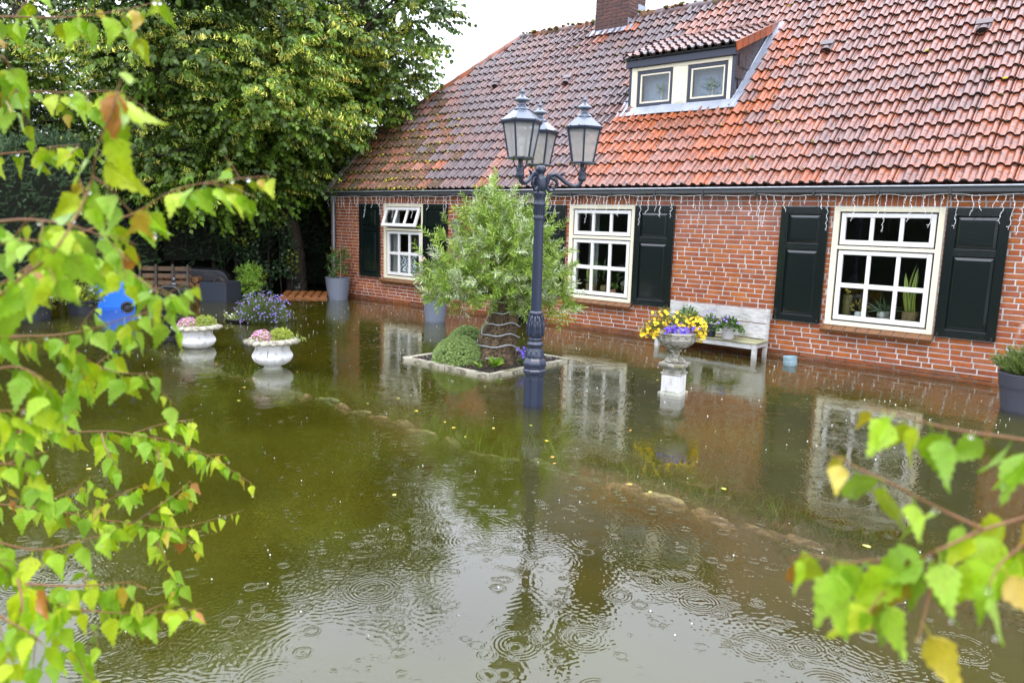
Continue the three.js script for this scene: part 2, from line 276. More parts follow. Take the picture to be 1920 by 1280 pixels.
{ // ---- front wall: mortar bed with openings, bricks one by one
  rnd = RNG(21);
  const wall = part(house, 'wall', null);
  const sh = new THREE.Shape([[XL, -0.5], [XR, -0.5], [XR, 2.1], [XL, 2.1]].map((p) => new THREE.Vector2(...p)));
  const hole = (x0, x1, y0, y1) => sh.holes.push(new THREE.Path([[x0, y0], [x0, y1], [x1, y1], [x1, y0]].map((p) => new THREE.Vector2(...p))));
  for (const [a, b] of WIN) hole(a + 0.003, b - 0.003, WY0 - 0.04, WY1 - 0.003);
  hole(DOOR[0], DOOR[1], -0.45, DOOR[3]);
  part(wall, 'mortar', worldUV(new THREE.ExtrudeGeometry(sh, { depth: 0.27, bevelEnabled: false }).translate(0, 0, -0.276)), M.mortar);
  const tones = [[0.43, 0.115, 0.026], [0.38, 0.095, 0.024], [0.47, 0.145, 0.030], [0.33, 0.085, 0.03], [0.41, 0.135, 0.05], [0.46, 0.125, 0.022], [0.36, 0.105, 0.045]];
  const list = [];
  const blocked = (y) => { const B = []; for (const [a, b] of WIN) { if (y > WY0 - 0.075 && y < WY0) B.push([a - 0.035, b + 0.035]); else if (y > WY0 - 0.02 && y < 2.085) B.push([a - 0.008, b + 0.008]); } if (y < 2.0) B.push([DOOR[0], DOOR[1]]); else B.push([DOOR[0] - 0.05, DOOR[1] + 0.05]); return B; };
  for (let k = -6; k < 33; k++) {
    const y = C0 + (k + 0.5) * CH, B = blocked(y);
    let x = XL - rr(0, 0.2), run = Math.floor(rr(0, 4));
    while (x < XR) {
      const head = run <= 0, w = head ? 0.1 : 0.208; if (head) run = Math.floor(rr(2, 6)); else run--;
      let segs = [[Math.max(x, XL), Math.min(x + w, XR)]];
      for (const [a, b] of B) segs = segs.flatMap(([p, q]) => q <= a || p >= b ? [[p, q]] : [[p, a], [b, q]].filter(([s, t]) => t - s > 0.014 && t > s));
      for (const [p, q] of segs) if (q - p > 0.014) list.push([(p + q) / 2, y, q - p - 0.003, 0.0495]);
      x += w + 0.0125;
    }
  }
  for (const [a, b] of WIN) for (let n = Math.round((b - a) / 0.0625), i = 0; i < n; i++) list.push([a + (i + 0.5) * (b - a) / n, 1.987, (b - a) / n - 0.012, 0.168]); // soldier course
  for (let n = 13, i = 0; i < n; i++) list.push([DOOR[0] + (i + 0.5) * (DOOR[1] - DOOR[0]) / n, 2.04, 0.05, 0.07]);
  const geo = list.map(([x, y, w, h]) => {
    const t = mixc(pick(tones), pick(tones), rnd()), pale = smooth(y, 1.15, 1.9) * smooth(Math.abs(x - 3.2), 1.9, 0.2) * rr(0.2, 0.75);   // salt bloom on the bricks between the right-hand windows
    const up = rr(0.0, 0.0025);
    return [x, y, brickGeo(w, h, 0.0065 + up, x, y, -0.006, mixc(t, [0.42, 0.19, 0.15], pale).map((q) => q * (1 - 0.42 * smooth(y + 0.05 * Math.sin(x * 3), 0.16, 0.0))))];
  });
  const near = geo.filter(([x, y]) => x > 0.2 && x < 6.55 && y > -0.02).sort((p, q) => Math.hypot(p[0] - 6.0, p[1] - 1.1) - Math.hypot(q[0] - 6.0, q[1] - 1.1)).slice(0, 300);
  const S = new Set(near);
  for (const [, , g] of near) part(wall, 'brick', g, M.brick);
  part(wall, 'brickwork', geo.filter((q) => !S.has(q)).map((q) => q[2]), M.brick).userData.kind = 'stuff';
  part(wall, 'damp_mortar', [[XL, DOOR[0]], [DOOR[1], XR]].map(([a, b]) => worldUV(span(a, b, -0.5, 0.075, -0.0058, -0.0052))), mat([0.20, 0.18, 0.14], 0.6, { map: T.stone, bumpMap: T.grain, bumpScale: 0.004 }));
  // other walls, floor and ceiling close the house
  const gable = new THREE.Shape([[0, -0.5], [6.62, -0.5], [6.62, 2.1], [5.4, 3.32], [1.2, 3.32], [0, 2.1]].map((p) => new THREE.Vector2(...p)));
  const side = tint(worldUV(new THREE.ExtrudeGeometry(gable, { depth: 0.26, bevelEnabled: false }).rotateY(PI / 2)), [0.40, 0.11, 0.06]);
  const gm = mat([0.40, 0.11, 0.06], 0.8, { map: T.brick, bumpMap: T.grain, bumpScale: 0.01 });
  part(house, 'gable', side.clone().translate(XL + 0.002, 0, -0.277), gm); part(house, 'gable', side.clone().translate(XR - 0.264, 0, -0.277), gm);
  part(house, 'rear_wall', worldUV(span(XL, XR, -0.5, 2.1, -6.95, -6.7)), gm);
  part(house, 'interior', [span(XL + 0.3, XR - 0.3, -0.4, 0.1, -6.69, -0.28), span(XL + 0.3, XR - 0.3, 2.02, 2.09, -6.69, -0.28), span(XL + 0.3, XR - 0.3, 0.1, 2.02, -4.0, -3.9), span(-1.9, -1.8, 0.1, 2.02, -3.9, -0.28), span(2.6, 2.7, 0.1, 2.02, -3.9, -0.28)], M.inside);
}
// ---- windows
function makeWindow(x0, x1, ajar) {
  const w = part(house, 'window', null), W = x1 - x0; w.position.set(x0, 0, 0);
  const zf = 0.012, zb = -0.09;
  part(w, 'frame', [rspan(0, 0.066, WY0, WY1, zb, zf), rspan(W - 0.066, W, WY0, WY1, zb, zf), rspan(0.066, W - 0.066, WY1 - 0.058, WY1, zb, zf - 0.001), rspan(0.066, W - 0.066, WY0, WY0 + 0.05, zb, zf - 0.001), rspan(0.066, W - 0.066, 1.386, 1.428, zb, zf - 0.002)], M.beige);
  part(w, 'rebate', [span(0.0665, 0.1, WY0 + 0.051, WY1 - 0.059, zb + 0.01, -0.028), span(W - 0.1, W - 0.0665, WY0 + 0.051, WY1 - 0.059, zb + 0.01, -0.028), span(0.101, W - 0.101, 1.80, WY1 - 0.059, zb + 0.012, -0.029), span(0.101, W - 0.101, 1.4285, 1.46, zb + 0.012, -0.029), span(0.101, W - 0.101, 1.355, 1.3855, zb + 0.012, -0.029), span(0.101, W - 0.101, WY0 + 0.0505, 0.55, zb + 0.012, -0.029)], M.black);
  const a = 0.086, b = W - 0.086, st = 0.054, iw = (b - a - 2 * st - 2 * st) / 3;
  const sash = (name, y0, y1, rows, parent) => {
    const g = [rspan(a, a + st, y0, y1, -0.05, -0.004, 0.006), rspan(b - st, b, y0, y1, -0.05, -0.004, 0.006), rspan(a + st, b - st, y1 - 0.05, y1, -0.05, -0.005, 0.006), rspan(a + st, b - st, y0, y0 + 0.057, -0.05, -0.005, 0.006)];
    for (const k of [1, 2]) { const x = a + st + k * iw + (k - 1) * st; g.push(rspan(x + 0.004, x + st - 0.004, y0 + 0.057, y1 - 0.05, -0.046, -0.009, 0.006)); }
    const yi0 = y0 + 0.057, yi1 = y1 - 0.05; if (rows === 2) g.push(rspan(a + st, b - st, 0.928, 0.984, -0.044, -0.0105, 0.006));
    part(parent, name, g, M.white);
    const ys = rows === 2 ? [[yi0, 0.928], [0.984, yi1]] : [[yi0, yi1]];
    for (const [p, q] of ys) for (let k = 0; k < 3; k++) { const x = a + st + k * (iw + st); part(parent, 'pane', span(x, x + iw, p, q, -0.031, -0.029), M.glass); }
  };
  sash('casement', 0.537, 1.374, 2, w);
  if (ajar) { // top light swung out on its upper edge
    const before = w.children.length; sash('top_light', 1.442, 1.817, 1, w);
    for (const o of w.children.slice(before)) { o.geometry = o.geometry.clone().translate(0, -1.817, 0.03).rotateX(-0.36).translate(-0.012, 1.817, -0.01); }
  } else sash('top_light', 1.442, 1.817, 1, w);
  rnd = RNG(Math.round(x0 * 31) + 99);
  const n = 9, bw = (W + 0.05) / n, sb = mat([0.20, 0.085, 0.03], 0.4, { map: T.brick });
  for (let i = 0; i < n; i++) { const g = rbox(bw - 0.008, 0.042, 0.155, 0.004); g.rotateX(0.42).translate(-0.025 + (i + 0.5) * bw, 0.432 + rr(-0.001, 0.001), 0.028); part(w, 'sill_brick', worldUV(g.translate(0, 0, 0), 2), sb); }
  part(w, 'sill_mortar', [box(W + 0.04, 0.03, 0.13).rotateX(0.42).translate(W / 2, 0.424, 0.02)], M.mortar);
  part(w, 'window_ledge', rspan(0.02, W - 0.02, 0.52, 0.553, -0.42, -0.10), M.ledge);
  return w;
}
WIN.forEach(([a, b], i) => makeWindow(a, b, i === 0));
// ---- shutters
function makeShutter(x0, x1, z = 0.012) {
  const s = part(house, 'shutter', null), W = x1 - x0, d = 0.034, y0 = 0.464, y1 = 1.889; s.position.set(x0, 0, z);
  const e = 0.097;
  part(s, 'frame', [rspan(0, e, y0, y1, 0, d, 0.004), rspan(W - e, W, y0, y1, 0, d, 0.004), rspan(e, W - e, y1 - 0.092, y1, 0, d - 0.0005, 0.004), rspan(e, W - e, 1.363, 1.442, 0, d - 0.0005, 0.004), rspan(e, W - e, y0, y0 + 0.088, 0, d - 0.0005, 0.004)], M.shutter);
  const panel = (p, q) => { // raised and fielded panel
    const bw = 0.042, X0 = e - 0.002, X1 = W - e + 0.002, z0 = 0.010, z1 = 0.030, P = [], quad = (a, b, c, dd) => P.push(...a, ...b, ...c, ...a, ...c, ...dd);
    const o = [[X0, p, z0], [X1, p, z0], [X1, q, z0], [X0, q, z0]], f = [[X0 + bw, p + bw, z1 - 0.004], [X1 - bw, p + bw, z1 - 0.004], [X1 - bw, q - bw, z1 - 0.004], [X0 + bw, q - bw, z1 - 0.004]], t = f.map((c, i) => [c[0] + (i === 0 || i === 3 ? 0.003 : -0.003), c[1] + (i < 2 ? 0.003 : -0.003), z1]);
    quad(...t); for (let i = 0; i < 4; i++) { const j = (i + 1) % 4; quad(o[i], o[j], f[j], f[i]); quad(f[i], f[j], t[j], t[i]); }
    const g = new THREE.BufferGeometry(); g.setAttribute('position', new THREE.Float32BufferAttribute(P, 3)); g.computeVertexNormals();
    part(s, 'panel', worldUV(g, 1), M.shutter);
  };
  panel(y0 + 0.088, 1.363); panel(1.442, y1 - 0.092);
  part(s, 'hinge', [cyl(0.008, 0.008, 0.05, 0.03, y0 + 0.02, d, 8), cyl(0.006, 0.006, 0.03, 0.03, y0 + 0.03, d + 0.006, 8), cyl(0.007, 0.007, 0.03, W - 0.04, y0 + 0.03, d, 8), ...[[0.04, y1 - 0.045], [W - 0.04, y1 - 0.045]].map(([x, y]) => ball(0.006, x, y, d, 6, 4))], M.iron);
}
for (const [a, b] of [[-4.652, -4.02], [-2.768, -2.138], [-0.098, 0.502], [1.753, 2.392], [3.892, 4.484], [5.748, 6.342]]) makeShutter(a, b);
{ // ---- front door in its recess, half hidden by the olive tree
  const d = part(house, 'door', null), [x0, x1, , y1] = DOOR;
  part(d, 'door_frame', [rspan(x0, x0 + 0.07, -0.3, y1, -0.16, -0.05), rspan(x1 - 0.07, x1, -0.3, y1, -0.16, -0.05), rspan(x0 + 0.07, x1 - 0.07, y1 - 0.07, y1, -0.16, -0.051)], M.beige);
  part(d, 'door_leaf', [span(x0 + 0.07, x1 - 0.07, -0.3, y1 - 0.07, -0.14, -0.10), rspan(x0 + 0.17, x1 - 0.17, 0.1, 0.7, -0.10, -0.09), rspan(x0 + 0.17, x1 - 0.17, 0.85, 1.75, -0.10, -0.09)], M.shutter);
  part(d, 'handle', [cyl(0.008, 0.008, 0.1, x1 - 0.12, 0.82, -0.06, 8).rotateZ(0)], M.zinc);
}
// ---- roof
const TH = 44.6 * PI / 180, RY = 2.148, RZ = 0.08, GA = 0.2502, TW = 0.29, SR = 4.76, HB = 1.80;
const roofM = new THREE.Matrix4().makeBasis(V(1, 0, 0), V(0, Math.sin(TH), -Math.cos(TH)), V(0, Math.cos(TH), Math.sin(TH))).setPosition(0, RY, RZ);
const onRoof = (x, s, n = 0) => V(x, s, n).applyMatrix4(roofM);
const XV = -5.545, XH = -3.36; // verge and the end of the ridge
const hipX = (s) => s < HB ? XV : lerp(XV, XH, (s - HB) / (SR - HB));
const DOR = { x0: 0.79, x1: 2.497, z: -1.2, y0: 3.42, y1: 4.085 };
function tileGeo(u0, v0, len = 0.305) {
  const px = [0, 0.14, 0.17, 0.22, 0.30, 0.38, 0.43, 0.46, 0.60, 0.63, 0.67, 0.73, 0.79, 0.835, 0.842, 0.868, 0.876, 0.93, 0.955, 1].map((x) => x * TW);
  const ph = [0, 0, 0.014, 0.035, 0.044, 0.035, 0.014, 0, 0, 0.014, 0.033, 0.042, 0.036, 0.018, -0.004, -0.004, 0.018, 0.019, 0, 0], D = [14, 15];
  const P = [], U = [], I = [], N = px.length, y0 = -0.052, y1 = y0 + len, zb = 0.044, zt = 0.008;
  for (let i = 0; i < N; i++) { P.push(px[i], y0, zb + ph[i], px[i], y1, zt + ph[i]); U.push(u0 + px[i] * 1.7, v0, u0 + px[i] * 1.7, v0 + len * 1.7); }
  for (let i = 0; i < N - 1; i++) { const a = 2 * i; I.push(a, a + 2, a + 1, a + 1, a + 2, a + 3); }
  const top = new THREE.BufferGeometry(); top.setAttribute('position', new THREE.Float32BufferAttribute(P, 3)); top.setAttribute('uv', new THREE.Float32BufferAttribute(U, 2)); top.setIndex(I); top.computeVertexNormals();
  const P2 = [], U2 = [], I2 = []; for (let i = 0; i < N; i++) { P2.push(px[i], y0, zb + ph[i], px[i], y0 + 0.001, zb + ph[i] - 0.034); U2.push(u0 + px[i] * 1.7, v0, u0 + px[i] * 1.7, v0 - 0.03); }
  for (let i = 0; i < N - 1; i++) { const a = 2 * i; I2.push(a, a + 1, a + 2, a + 2, a + 1, a + 3); }
  const fr = new THREE.BufferGeometry(); fr.setAttribute('position', new THREE.Float32BufferAttribute(P2, 3)); fr.setAttribute('uv', new THREE.Float32BufferAttribute(U2, 2)); fr.setIndex(I2); fr.computeVertexNormals();
  tint(top, [1, 1, 1]); for (let i = 0; i < N; i++) for (const k of [0, 1]) if (D.includes(i)) top.attributes.color.setXYZ(2 * i + k, 0.10, 0.10, 0.085); tint(fr, [0.09, 0.085, 0.075]); // lower edges and lap grooves painted dark: black algae plus the gap shadows
  return merge([top, fr]);
}
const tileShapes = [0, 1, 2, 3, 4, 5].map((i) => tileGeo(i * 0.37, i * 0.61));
const clay = (c, t = T.tile, r = 0.55, coat = 1) => mat(c, r, { map: t, bumpMap: T.grain, bumpScale: 0.002, clearcoat: coat, clearcoatRoughness: 0.22, vertexColors: true });
const TM = {
  rose: [clay([0.235, 0.068, 0.032], T.tile, 0.55, 0.85), clay([0.20, 0.062, 0.032], T.tile, 0.55, 0.85), clay([0.26, 0.077, 0.036], T.tile, 0.55, 0.9), clay([0.18, 0.064, 0.040], T.tile, 0.55, 0.85)],
  plum: [clay([0.115, 0.052, 0.046], T.tile, 0.55, 0.8), clay([0.095, 0.05, 0.05], T.tile, 0.55, 0.8), clay([0.15, 0.055, 0.038], T.tile, 0.55, 0.8)],
  orange: [clay([0.40, 0.095, 0.018], T.tile, 0.5, 0.4), clay([0.34, 0.08, 0.018], T.tile, 0.5, 0.4), clay([0.29, 0.08, 0.028], T.tile, 0.5, 0.7)],
  warm: [clay([0.32, 0.09, 0.032], T.tile, 0.55, 0.75), clay([0.29, 0.088, 0.04], T.tile, 0.55, 0.8)],
  mossy: [clay([0.24, 0.115, 0.06], T.moss, 0.75, 0.25), clay([0.19, 0.10, 0.06], T.moss, 0.75, 0.25), clay([0.34, 0.11, 0.04], T.moss, 0.7, 0.4)],
};
const roof = part(house, 'roof', null);
{
  rnd = RNG(41);
  const all = [], rows = Math.ceil(SR / GA), drift = (x, s) => 0.6 * noise(x * 0.9 + 60, s * 0.33 + 9, 4096, 71) + 0.4 * noise(x * 2.3 + 60, s * 0.8 + 5, 4096, 72); // weathering runs down the slope across many tiles
  for (let r = 0; r < rows; r++) {
    const s = r * GA + 0.03; if (s > SR - 0.06) break;
    for (let c = 0, x = XV + 0.03; x < XR + 0.2; c++, x += TW) {
      if (x < hipX(s + 0.05) - 0.09) continue;
      const xm = x + TW / 2;
      if (xm > DOR.x0 - 0.02 && xm < DOR.x1 + 0.06 && s > 1.66 && s < 3.62) continue;
      if (xm > -1.3 && xm < -0.5 && s > 4.42) continue;
      // what grows and weathers where: moss by the tree, dark middle, clean clay under the dormer and beside its lead
      const m = smooth(x, -3.0, -4.6) * smooth(s, 3.4, 0.4) + 0.5 * smooth(x, -1.6, -4.4) * smooth(s, 2.4, 0.2);
      const under = xm > 0.5 && xm < 3.0 && s < 1.68 ? smooth(s, -0.6, 1.3) : 0, beside = xm > 2.5 && xm < 3.1 && s < 3.4 ? 0.75 : 0, chim = xm > -1.6 && xm < -0.2 && s > 3.9 ? 0.5 : 0, low = s < 0.7 ? 0.05 : 0.0;
      const q = rnd(); let k;
      if (q < m) k = pick(TM.mossy); else if (rnd() < Math.max(under, beside, chim, low)) k = pick(TM.orange); else k = drift(xm, s) + rr(-0.13, 0.13) < smooth(x, 4.2, -1.5) * 0.72 ? pick(TM.plum) : drift(xm + 40, s) + rr(-0.15, 0.1) < (s < 0.75 ? 0.52 : s < 1.5 ? 0.42 : 0.3) ? pick(TM.warm) : pick(TM.rose);
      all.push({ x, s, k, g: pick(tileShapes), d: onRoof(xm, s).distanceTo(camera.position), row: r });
    }
  }
  const inView = all.filter((t) => t.x < 6.1 + 0 * t.s).sort((a, b) => a.d - b.d);
  const near = new Set(inView.slice(0, 300)), rest = new Map();
  for (const t of all) {
    const mx = roofM.clone().multiply(new THREE.Matrix4().makeTranslation(t.x, t.s + rr(-0.007, 0.007), rr(0, 0.007))).multiply(new THREE.Matrix4().makeRotationZ(rr(-0.013, 0.013)));
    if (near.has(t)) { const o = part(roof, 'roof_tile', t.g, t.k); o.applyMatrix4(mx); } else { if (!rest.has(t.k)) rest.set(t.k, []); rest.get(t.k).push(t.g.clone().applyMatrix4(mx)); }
  }
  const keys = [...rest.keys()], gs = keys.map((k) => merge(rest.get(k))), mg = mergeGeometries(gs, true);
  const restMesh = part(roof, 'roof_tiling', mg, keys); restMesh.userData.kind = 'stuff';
  // boarding under the tiles (front, half-hip, rear)
  const P = [], q3 = (...v) => { for (let i = 1; i < v.length - 1; i++) P.push(...v[0].toArray(), ...v[i].toArray(), ...v[i + 1].toArray()); };
  const a = onRoof(XV, -0.02, -0.01), b = onRoof(XR + 0.2, -0.02, -0.01), c = onRoof(XR + 0.2, SR, -0.01), d = onRoof(XH, SR, -0.01), e = onRoof(XV, HB, -0.01), mir = (p) => V(p.x, p.y, -6.6 - p.z);
  q3(a, b, c, d, e); q3(mir(b), mir(a), mir(e), d, c); q3(e, d, mir(e)); q3(a, e, mir(e), mir(a));
  const bg = new THREE.BufferGeometry(); bg.setAttribute('position', new THREE.Float32BufferAttribute(P, 3)); bg.computeVertexNormals();
  part(roof, 'roof_boarding', worldUV(bg), mat([0.16, 0.08, 0.055], 0.8, { map: T.tile }));
  // ridge and hip caps
  const cap = (p, q, m, rad = 0.105) => { const g = new THREE.CylinderGeometry(rad * 0.92, rad * 1.05, p.distanceTo(q) + 0.03, 14, 1, false); const o = part(roof, 'ridge_tile', tint(worldUV(g, 1.5), [1, 1, 1]), m); const mid = p.clone().lerp(q, 0.5), dir = q.clone().sub(p); o.applyMatrix4(aim(mid, dir, 1, rr(0, 6))); return o; };
  const h0 = onRoof(XV, HB, 0.01), h1 = onRoof(XH, SR, 0.0);
  for (let i = 0; i < 9; i++) cap(h0.clone().lerp(h1, i / 9), h0.clone().lerp(h1, (i + 1) / 9), pick(i < 3 ? TM.mossy : TM.orange), 0.095);
  for (let x = XH; x < XR; x += 0.37) if (x + 0.37 < -1.29 || x > -0.53) cap(onRoof(x, SR, -0.012), onRoof(x + 0.365, SR, -0.012), rnd() < 0.55 ? pick(TM.mossy) : pick(TM.plum));
  // verge: pale lichened mortar and edge tiles up the gable
  for (let i = 0; i < 9; i++) { const o = part(roof, 'verge_tile', worldUV(rbox(0.13, 0.24, 0.06, 0.012), 2), mat([0.5, 0.48, 0.42], 0.9, { map: T.stone, bumpMap: T.grain, bumpScale: 0.012 })); o.applyMatrix4(roofM.clone().multiply(new THREE.Matrix4().makeTranslation(XV - 0.03 + rr(-0.01, 0.01), 0.04 + i * 0.2, 0.045)).multiply(new THREE.Matrix4().makeRotationX(-0.06))); }
  // cushions of moss at the tile edges
  const cushion = mergeVertices(new THREE.IcosahedronGeometry(1, 1).deleteAttribute('uv').deleteAttribute('normal')); { const p = cushion.attributes.position; for (let i = 0; i < p.count; i++) { const k = rr(0.75, 1.2); p.setXYZ(i, p.getX(i) * k, p.getY(i) * k, p.getZ(i) * k); } cushion.computeVertexNormals(); }
  const items = [];
  for (let i = 0; i < 2100; i++) {
    const left = rnd() < 0.86, x = left ? XV + 2.9 * rnd() ** 1.7 : rr(-3, 6.6), row = Math.floor((left ? 10 * rnd() ** 1.3 : 18 * rnd())), s = row * GA - 0.015 + rr(-0.02, 0.05); if (x < hipX(s) + 0.05) continue;
    if (x > 0.6 && x < 2.7 && s > 1.6 && s < 3.7) continue;
    const z = rr(0.008, left ? 0.022 : 0.018), q = roofM.clone().multiply(new THREE.Matrix4().makeTranslation(x, s, rr(0.03, 0.06))).multiply(new THREE.Matrix4().makeScale(z * rr(1, 2.2), z * rr(1, 1.6), z * 0.8));
    const t = rnd(); items.push([q, t < 0.5 ? lin(rr(0.10, 0.18), rr(0.10, 0.17), 0.02) : t < 0.85 ? lin(0.05, 0.05, 0.025) : lin(0.45, rr(0.3, 0.4), 0.03)]);
  }
  for (let i = 0; i < 260; i++) { const x = rr(XH, XR), q = new THREE.Matrix4().compose(onRoof(x, SR, 0.09).add(V(0, rr(-0.01, 0.03), rr(-0.05, 0.05))), new THREE.Quaternion(), V(rr(0.02, 0.05), rr(0.012, 0.03), rr(0.02, 0.05))); if (x > -1.35 && x < -0.45) continue; items.push([q, lin(rr(0.12, 0.3), rr(0.12, 0.22), 0.05)]); }
  instances(roof, 'moss', cushion, mat([1, 1, 1], 1, { bumpMap: T.grain, bumpScale: 0.01 }), items);
  // small hooded vents
  for (const [x, s] of [[3.60, 2.79], [5.53, 2.80], [-1.02, 2.79], [-2.88, 2.99]]) {
    const v = part(roof, 'roof_vent', null); v.applyMatrix4(roofM.clone().multiply(new THREE.Matrix4().makeTranslation(x, s, 0.03)));
    part(v, 'hood', [new THREE.CylinderGeometry(0.085, 0.085, 0.15, 14, 1, false, -PI / 2, PI).rotateX(PI / 2).rotateX(-PI / 2).translate(0, 0.03, 0.01), rbox(0.19, 0.10, 0.02, 0.006, 0, 0.08, 0.095).rotateX(0.05)].map((g) => tint(g, [1, 1, 1])), TM.plum[1]);
    part(v, 'opening', [new THREE.CircleGeometry(0.075, 14, 0, PI).rotateX(PI / 2).translate(0, -0.047, 0.012)], M.black);
  }
}
{ // ---- chimney
  rnd = RNG(55);
  const ch = part(house, 'chimney', null), x0 = -1.265, x1 = -0.525, zf = -3.02, zb = -3.62, y0 = 5.0, y1 = 6.9, bm = [[0.125, 0.058, 0.050], [0.10, 0.052, 0.048], [0.15, 0.066, 0.054]];
  part(ch, 'chimney_stack', worldUV(span(x0 + 0.006, x1 - 0.006, y0, y1, zb, zf - 0.006)), mat([0.17, 0.14, 0.125], 0.95));
  const put = (len, fn) => { for (let k = 0, y = 5.2; y < y1 - 0.04; y += CH, k++) { let x = k % 2 ? -0.1 : 0; while (x < len) { const p = Math.max(0, x), q = Math.min(len, x + 0.2); if (q - p > 0.03) fn((p + q) / 2, y, q - p - 0.002, brickGeo(q - p - 0.002, 0.052, 0.0075, 0, 0, -0.006, pick(bm))); x += 0.21; } } };
  put(x1 - x0, (x, y, w, g) => { part(ch, 'brick', g.translate(x0 + x, y, zf), M.brick); });
  put(zf - zb, (x, y, w, g) => { part(ch, 'brick', g.rotateY(PI / 2).translate(x1, y, zf - x), M.brick); });
  // lead round its foot
  const apron = new THREE.PlaneGeometry(0.98, 0.22, 24, 4), ap = apron.attributes.position;
  for (let i = 0; i < ap.count; i++) { const yy = ap.getY(i); ap.setZ(i, 0.062 + 0.012 * Math.sin(ap.getX(i) * 43) * (0.5 - yy / 0.22)); if (yy < -0.1) ap.setY(i, yy + 0.015 * Math.sin(ap.getX(i) * 21)); }
  apron.computeVertexNormals(); 
  const lead = part(ch, 'lead_apron', apron, mat([0.42, 0.46, 0.53], 0.42, { metalness: 0.35, map: T.zinc, side: THREE.DoubleSide })); lead.applyMatrix4(roofM.clone().multiply(new THREE.Matrix4().makeTranslation((x0 + x1) / 2, 4.36, 0)));
  part(ch, 'lead_step', [rspan(x0 - 0.01, x1 + 0.01, 5.17, 5.29, zf, zf + 0.012, 0.003), rspan(x1, x1 + 0.011, 5.2, 5.44, -3.34, zf, 0.003), rspan(x1, x1 + 0.012, 5.3, 5.75, zb, -3.345, 0.003), rspan(x0 - 0.01, x0, 5.2, 5.6, zb, zf, 0.003)], M.lead);
}
{ // ---- dormer
  rnd = RNG(61);
  const D = part(house, 'dormer', null), { x0, x1, z, y0, y1 } = DOR, navy = mat([0.028, 0.036, 0.06], 0.35), eave = 4.215;
  part(D, 'frame', [rspan(x0, x0 + 0.1, y0, y1, z - 0.06, z), rspan(x1 - 0.062, x1, y0, y1, z - 0.06, z), rspan(x0 + 0.1, x1 - 0.062, y1 - 0.055, y1, z - 0.06, z - 0.001), rspan(x0 + 0.1, x1 - 0.062, y0, y0 + 0.055, z - 0.06, z - 0.001), rspan(1.53, 1.78, y0 + 0.055, y1 - 0.055, z - 0.06, z - 0.002), rspan(1.575, 1.735, y0 + 0.075, y1 - 0.075, z - 0.01, z + 0.004)], M.beige);
  part(D, 'corner_post', [rspan(x0 - 0.045, x0 - 0.001, y0 - 0.05, eave - 0.03, z - 0.08, z + 0.004), rspan(x1 + 0.001, x1 + 0.055, y0 - 0.05, eave - 0.03, z - 0.08, z + 0.004)], navy);
  part(D, 'fascia', rspan(0.70, 2.565, y1 + 0.002, eave - 0.01, z - 0.05, z + 0.045), navy);
  for (const [a, b] of [[0.892, 1.528], [1.782, 2.433]]) {
    const p = y0 + 0.058, q = y1 - 0.058, e = 0.05, f = 0.026;
    part(D, 'casement', [rspan(a, a + e, p, q, z - 0.05, z - 0.016), rspan(b - e, b, p, q, z - 0.05, z - 0.016), rspan(a + e, b - e, q - e, q, z - 0.05, z - 0.017), rspan(a + e, b - e, p, p + e, z - 0.05, z - 0.017)], navy);
    part(D, 'bead', [rspan(a + e, a + e + f, p + e, q - e, z - 0.045, z - 0.022), rspan(b - e - f, b - e, p + e, q - e, z - 0.045, z - 0.022), rspan(a + e + f, b - e - f, q - e - f, q - e, z - 0.045, z - 0.023), rspan(a + e + f, b - e - f, p + e, p + e + f, z - 0.045, z - 0.023)], M.beige);
    part(D, 'pane', span(a + e + f, b - e - f, p + e + f, q - e - f, z - 0.036, z - 0.034), M.glass);
    part(D, 'pane_sheen_sheet', span(a + 0.02, b - 0.02, p + 0.02, q - 0.02, z - 0.20, z - 0.197), mat([0.27, 0.32, 0.42], 0.9));  // added sheet whose blue-grey stands in for sky mirrored in the panes
  }
  // cheeks hung with dark tiles, lead valley along the right one
  const cheek = new THREE.Shape([[0, y0 - 0.06], [0, eave - 0.03], [1.40, 4.70], [1.44, 4.70]].map((p) => new THREE.Vector2(...p)));
  const cg = worldUV(new THREE.ExtrudeGeometry(cheek, { depth: 0.05, bevelEnabled: false }).rotateY(PI / 2)), cm = mat([0.055, 0.04, 0.038], 0.45, { map: T.tile, bumpMap: T.woodBump, bumpScale: 0.004 });
  part(D, 'cheek', cg.clone().translate(x1, 0, z - 0.03), cm); part(D, 'cheek', cg.clone().translate(x0 - 0.05, 0, z - 0.03), cm);
  for (let r = 0; r < 4; r++) for (let c = 0; c < 6; c++) { const y = y0 + 0.10 + r * 0.17, zz = z - 0.10 - c * 0.22 - (r % 2) * 0.1, lim = y0 - 0.06 + (z - zz) * 0.96; if (y < lim + 0.05 || y > eave + (z - zz) * 0.33 - 0.1) continue; part(D, 'hung_tile', worldUV(rbox(0.012, 0.19, 0.212, 0.003).rotateZ(0.05).translate(x1 + 0.062, y, zz), 2), cm); }
  const roofPiece = (name, w, l, x, s, n, m, wav = 0.006) => { const g = new RoundedBoxGeometry(w, l, 0.012, 1, 0.004), o = part(D, name, worldUV(g, 1.5), m); o.applyMatrix4(roofM.clone().multiply(new THREE.Matrix4().makeTranslation(x, s, n)).multiply(new THREE.Matrix4().makeRotationX(rr(-0.012, 0.012))).multiply(new THREE.Matrix4().makeRotationY(rr(-0.03, 0.03)))); };
  for (let i = 0; i < 6; i++) { roofPiece('lead_flashing', 0.145, 0.37, x1 + 0.125, 1.80 + i * 0.345, 0.058 + (i % 2) * 0.004, M.lead); roofPiece('lead_flashing', 0.13, 0.37, x0 - 0.11, 1.80 + i * 0.345, 0.056 + (i % 2) * 0.004, M.lead); }
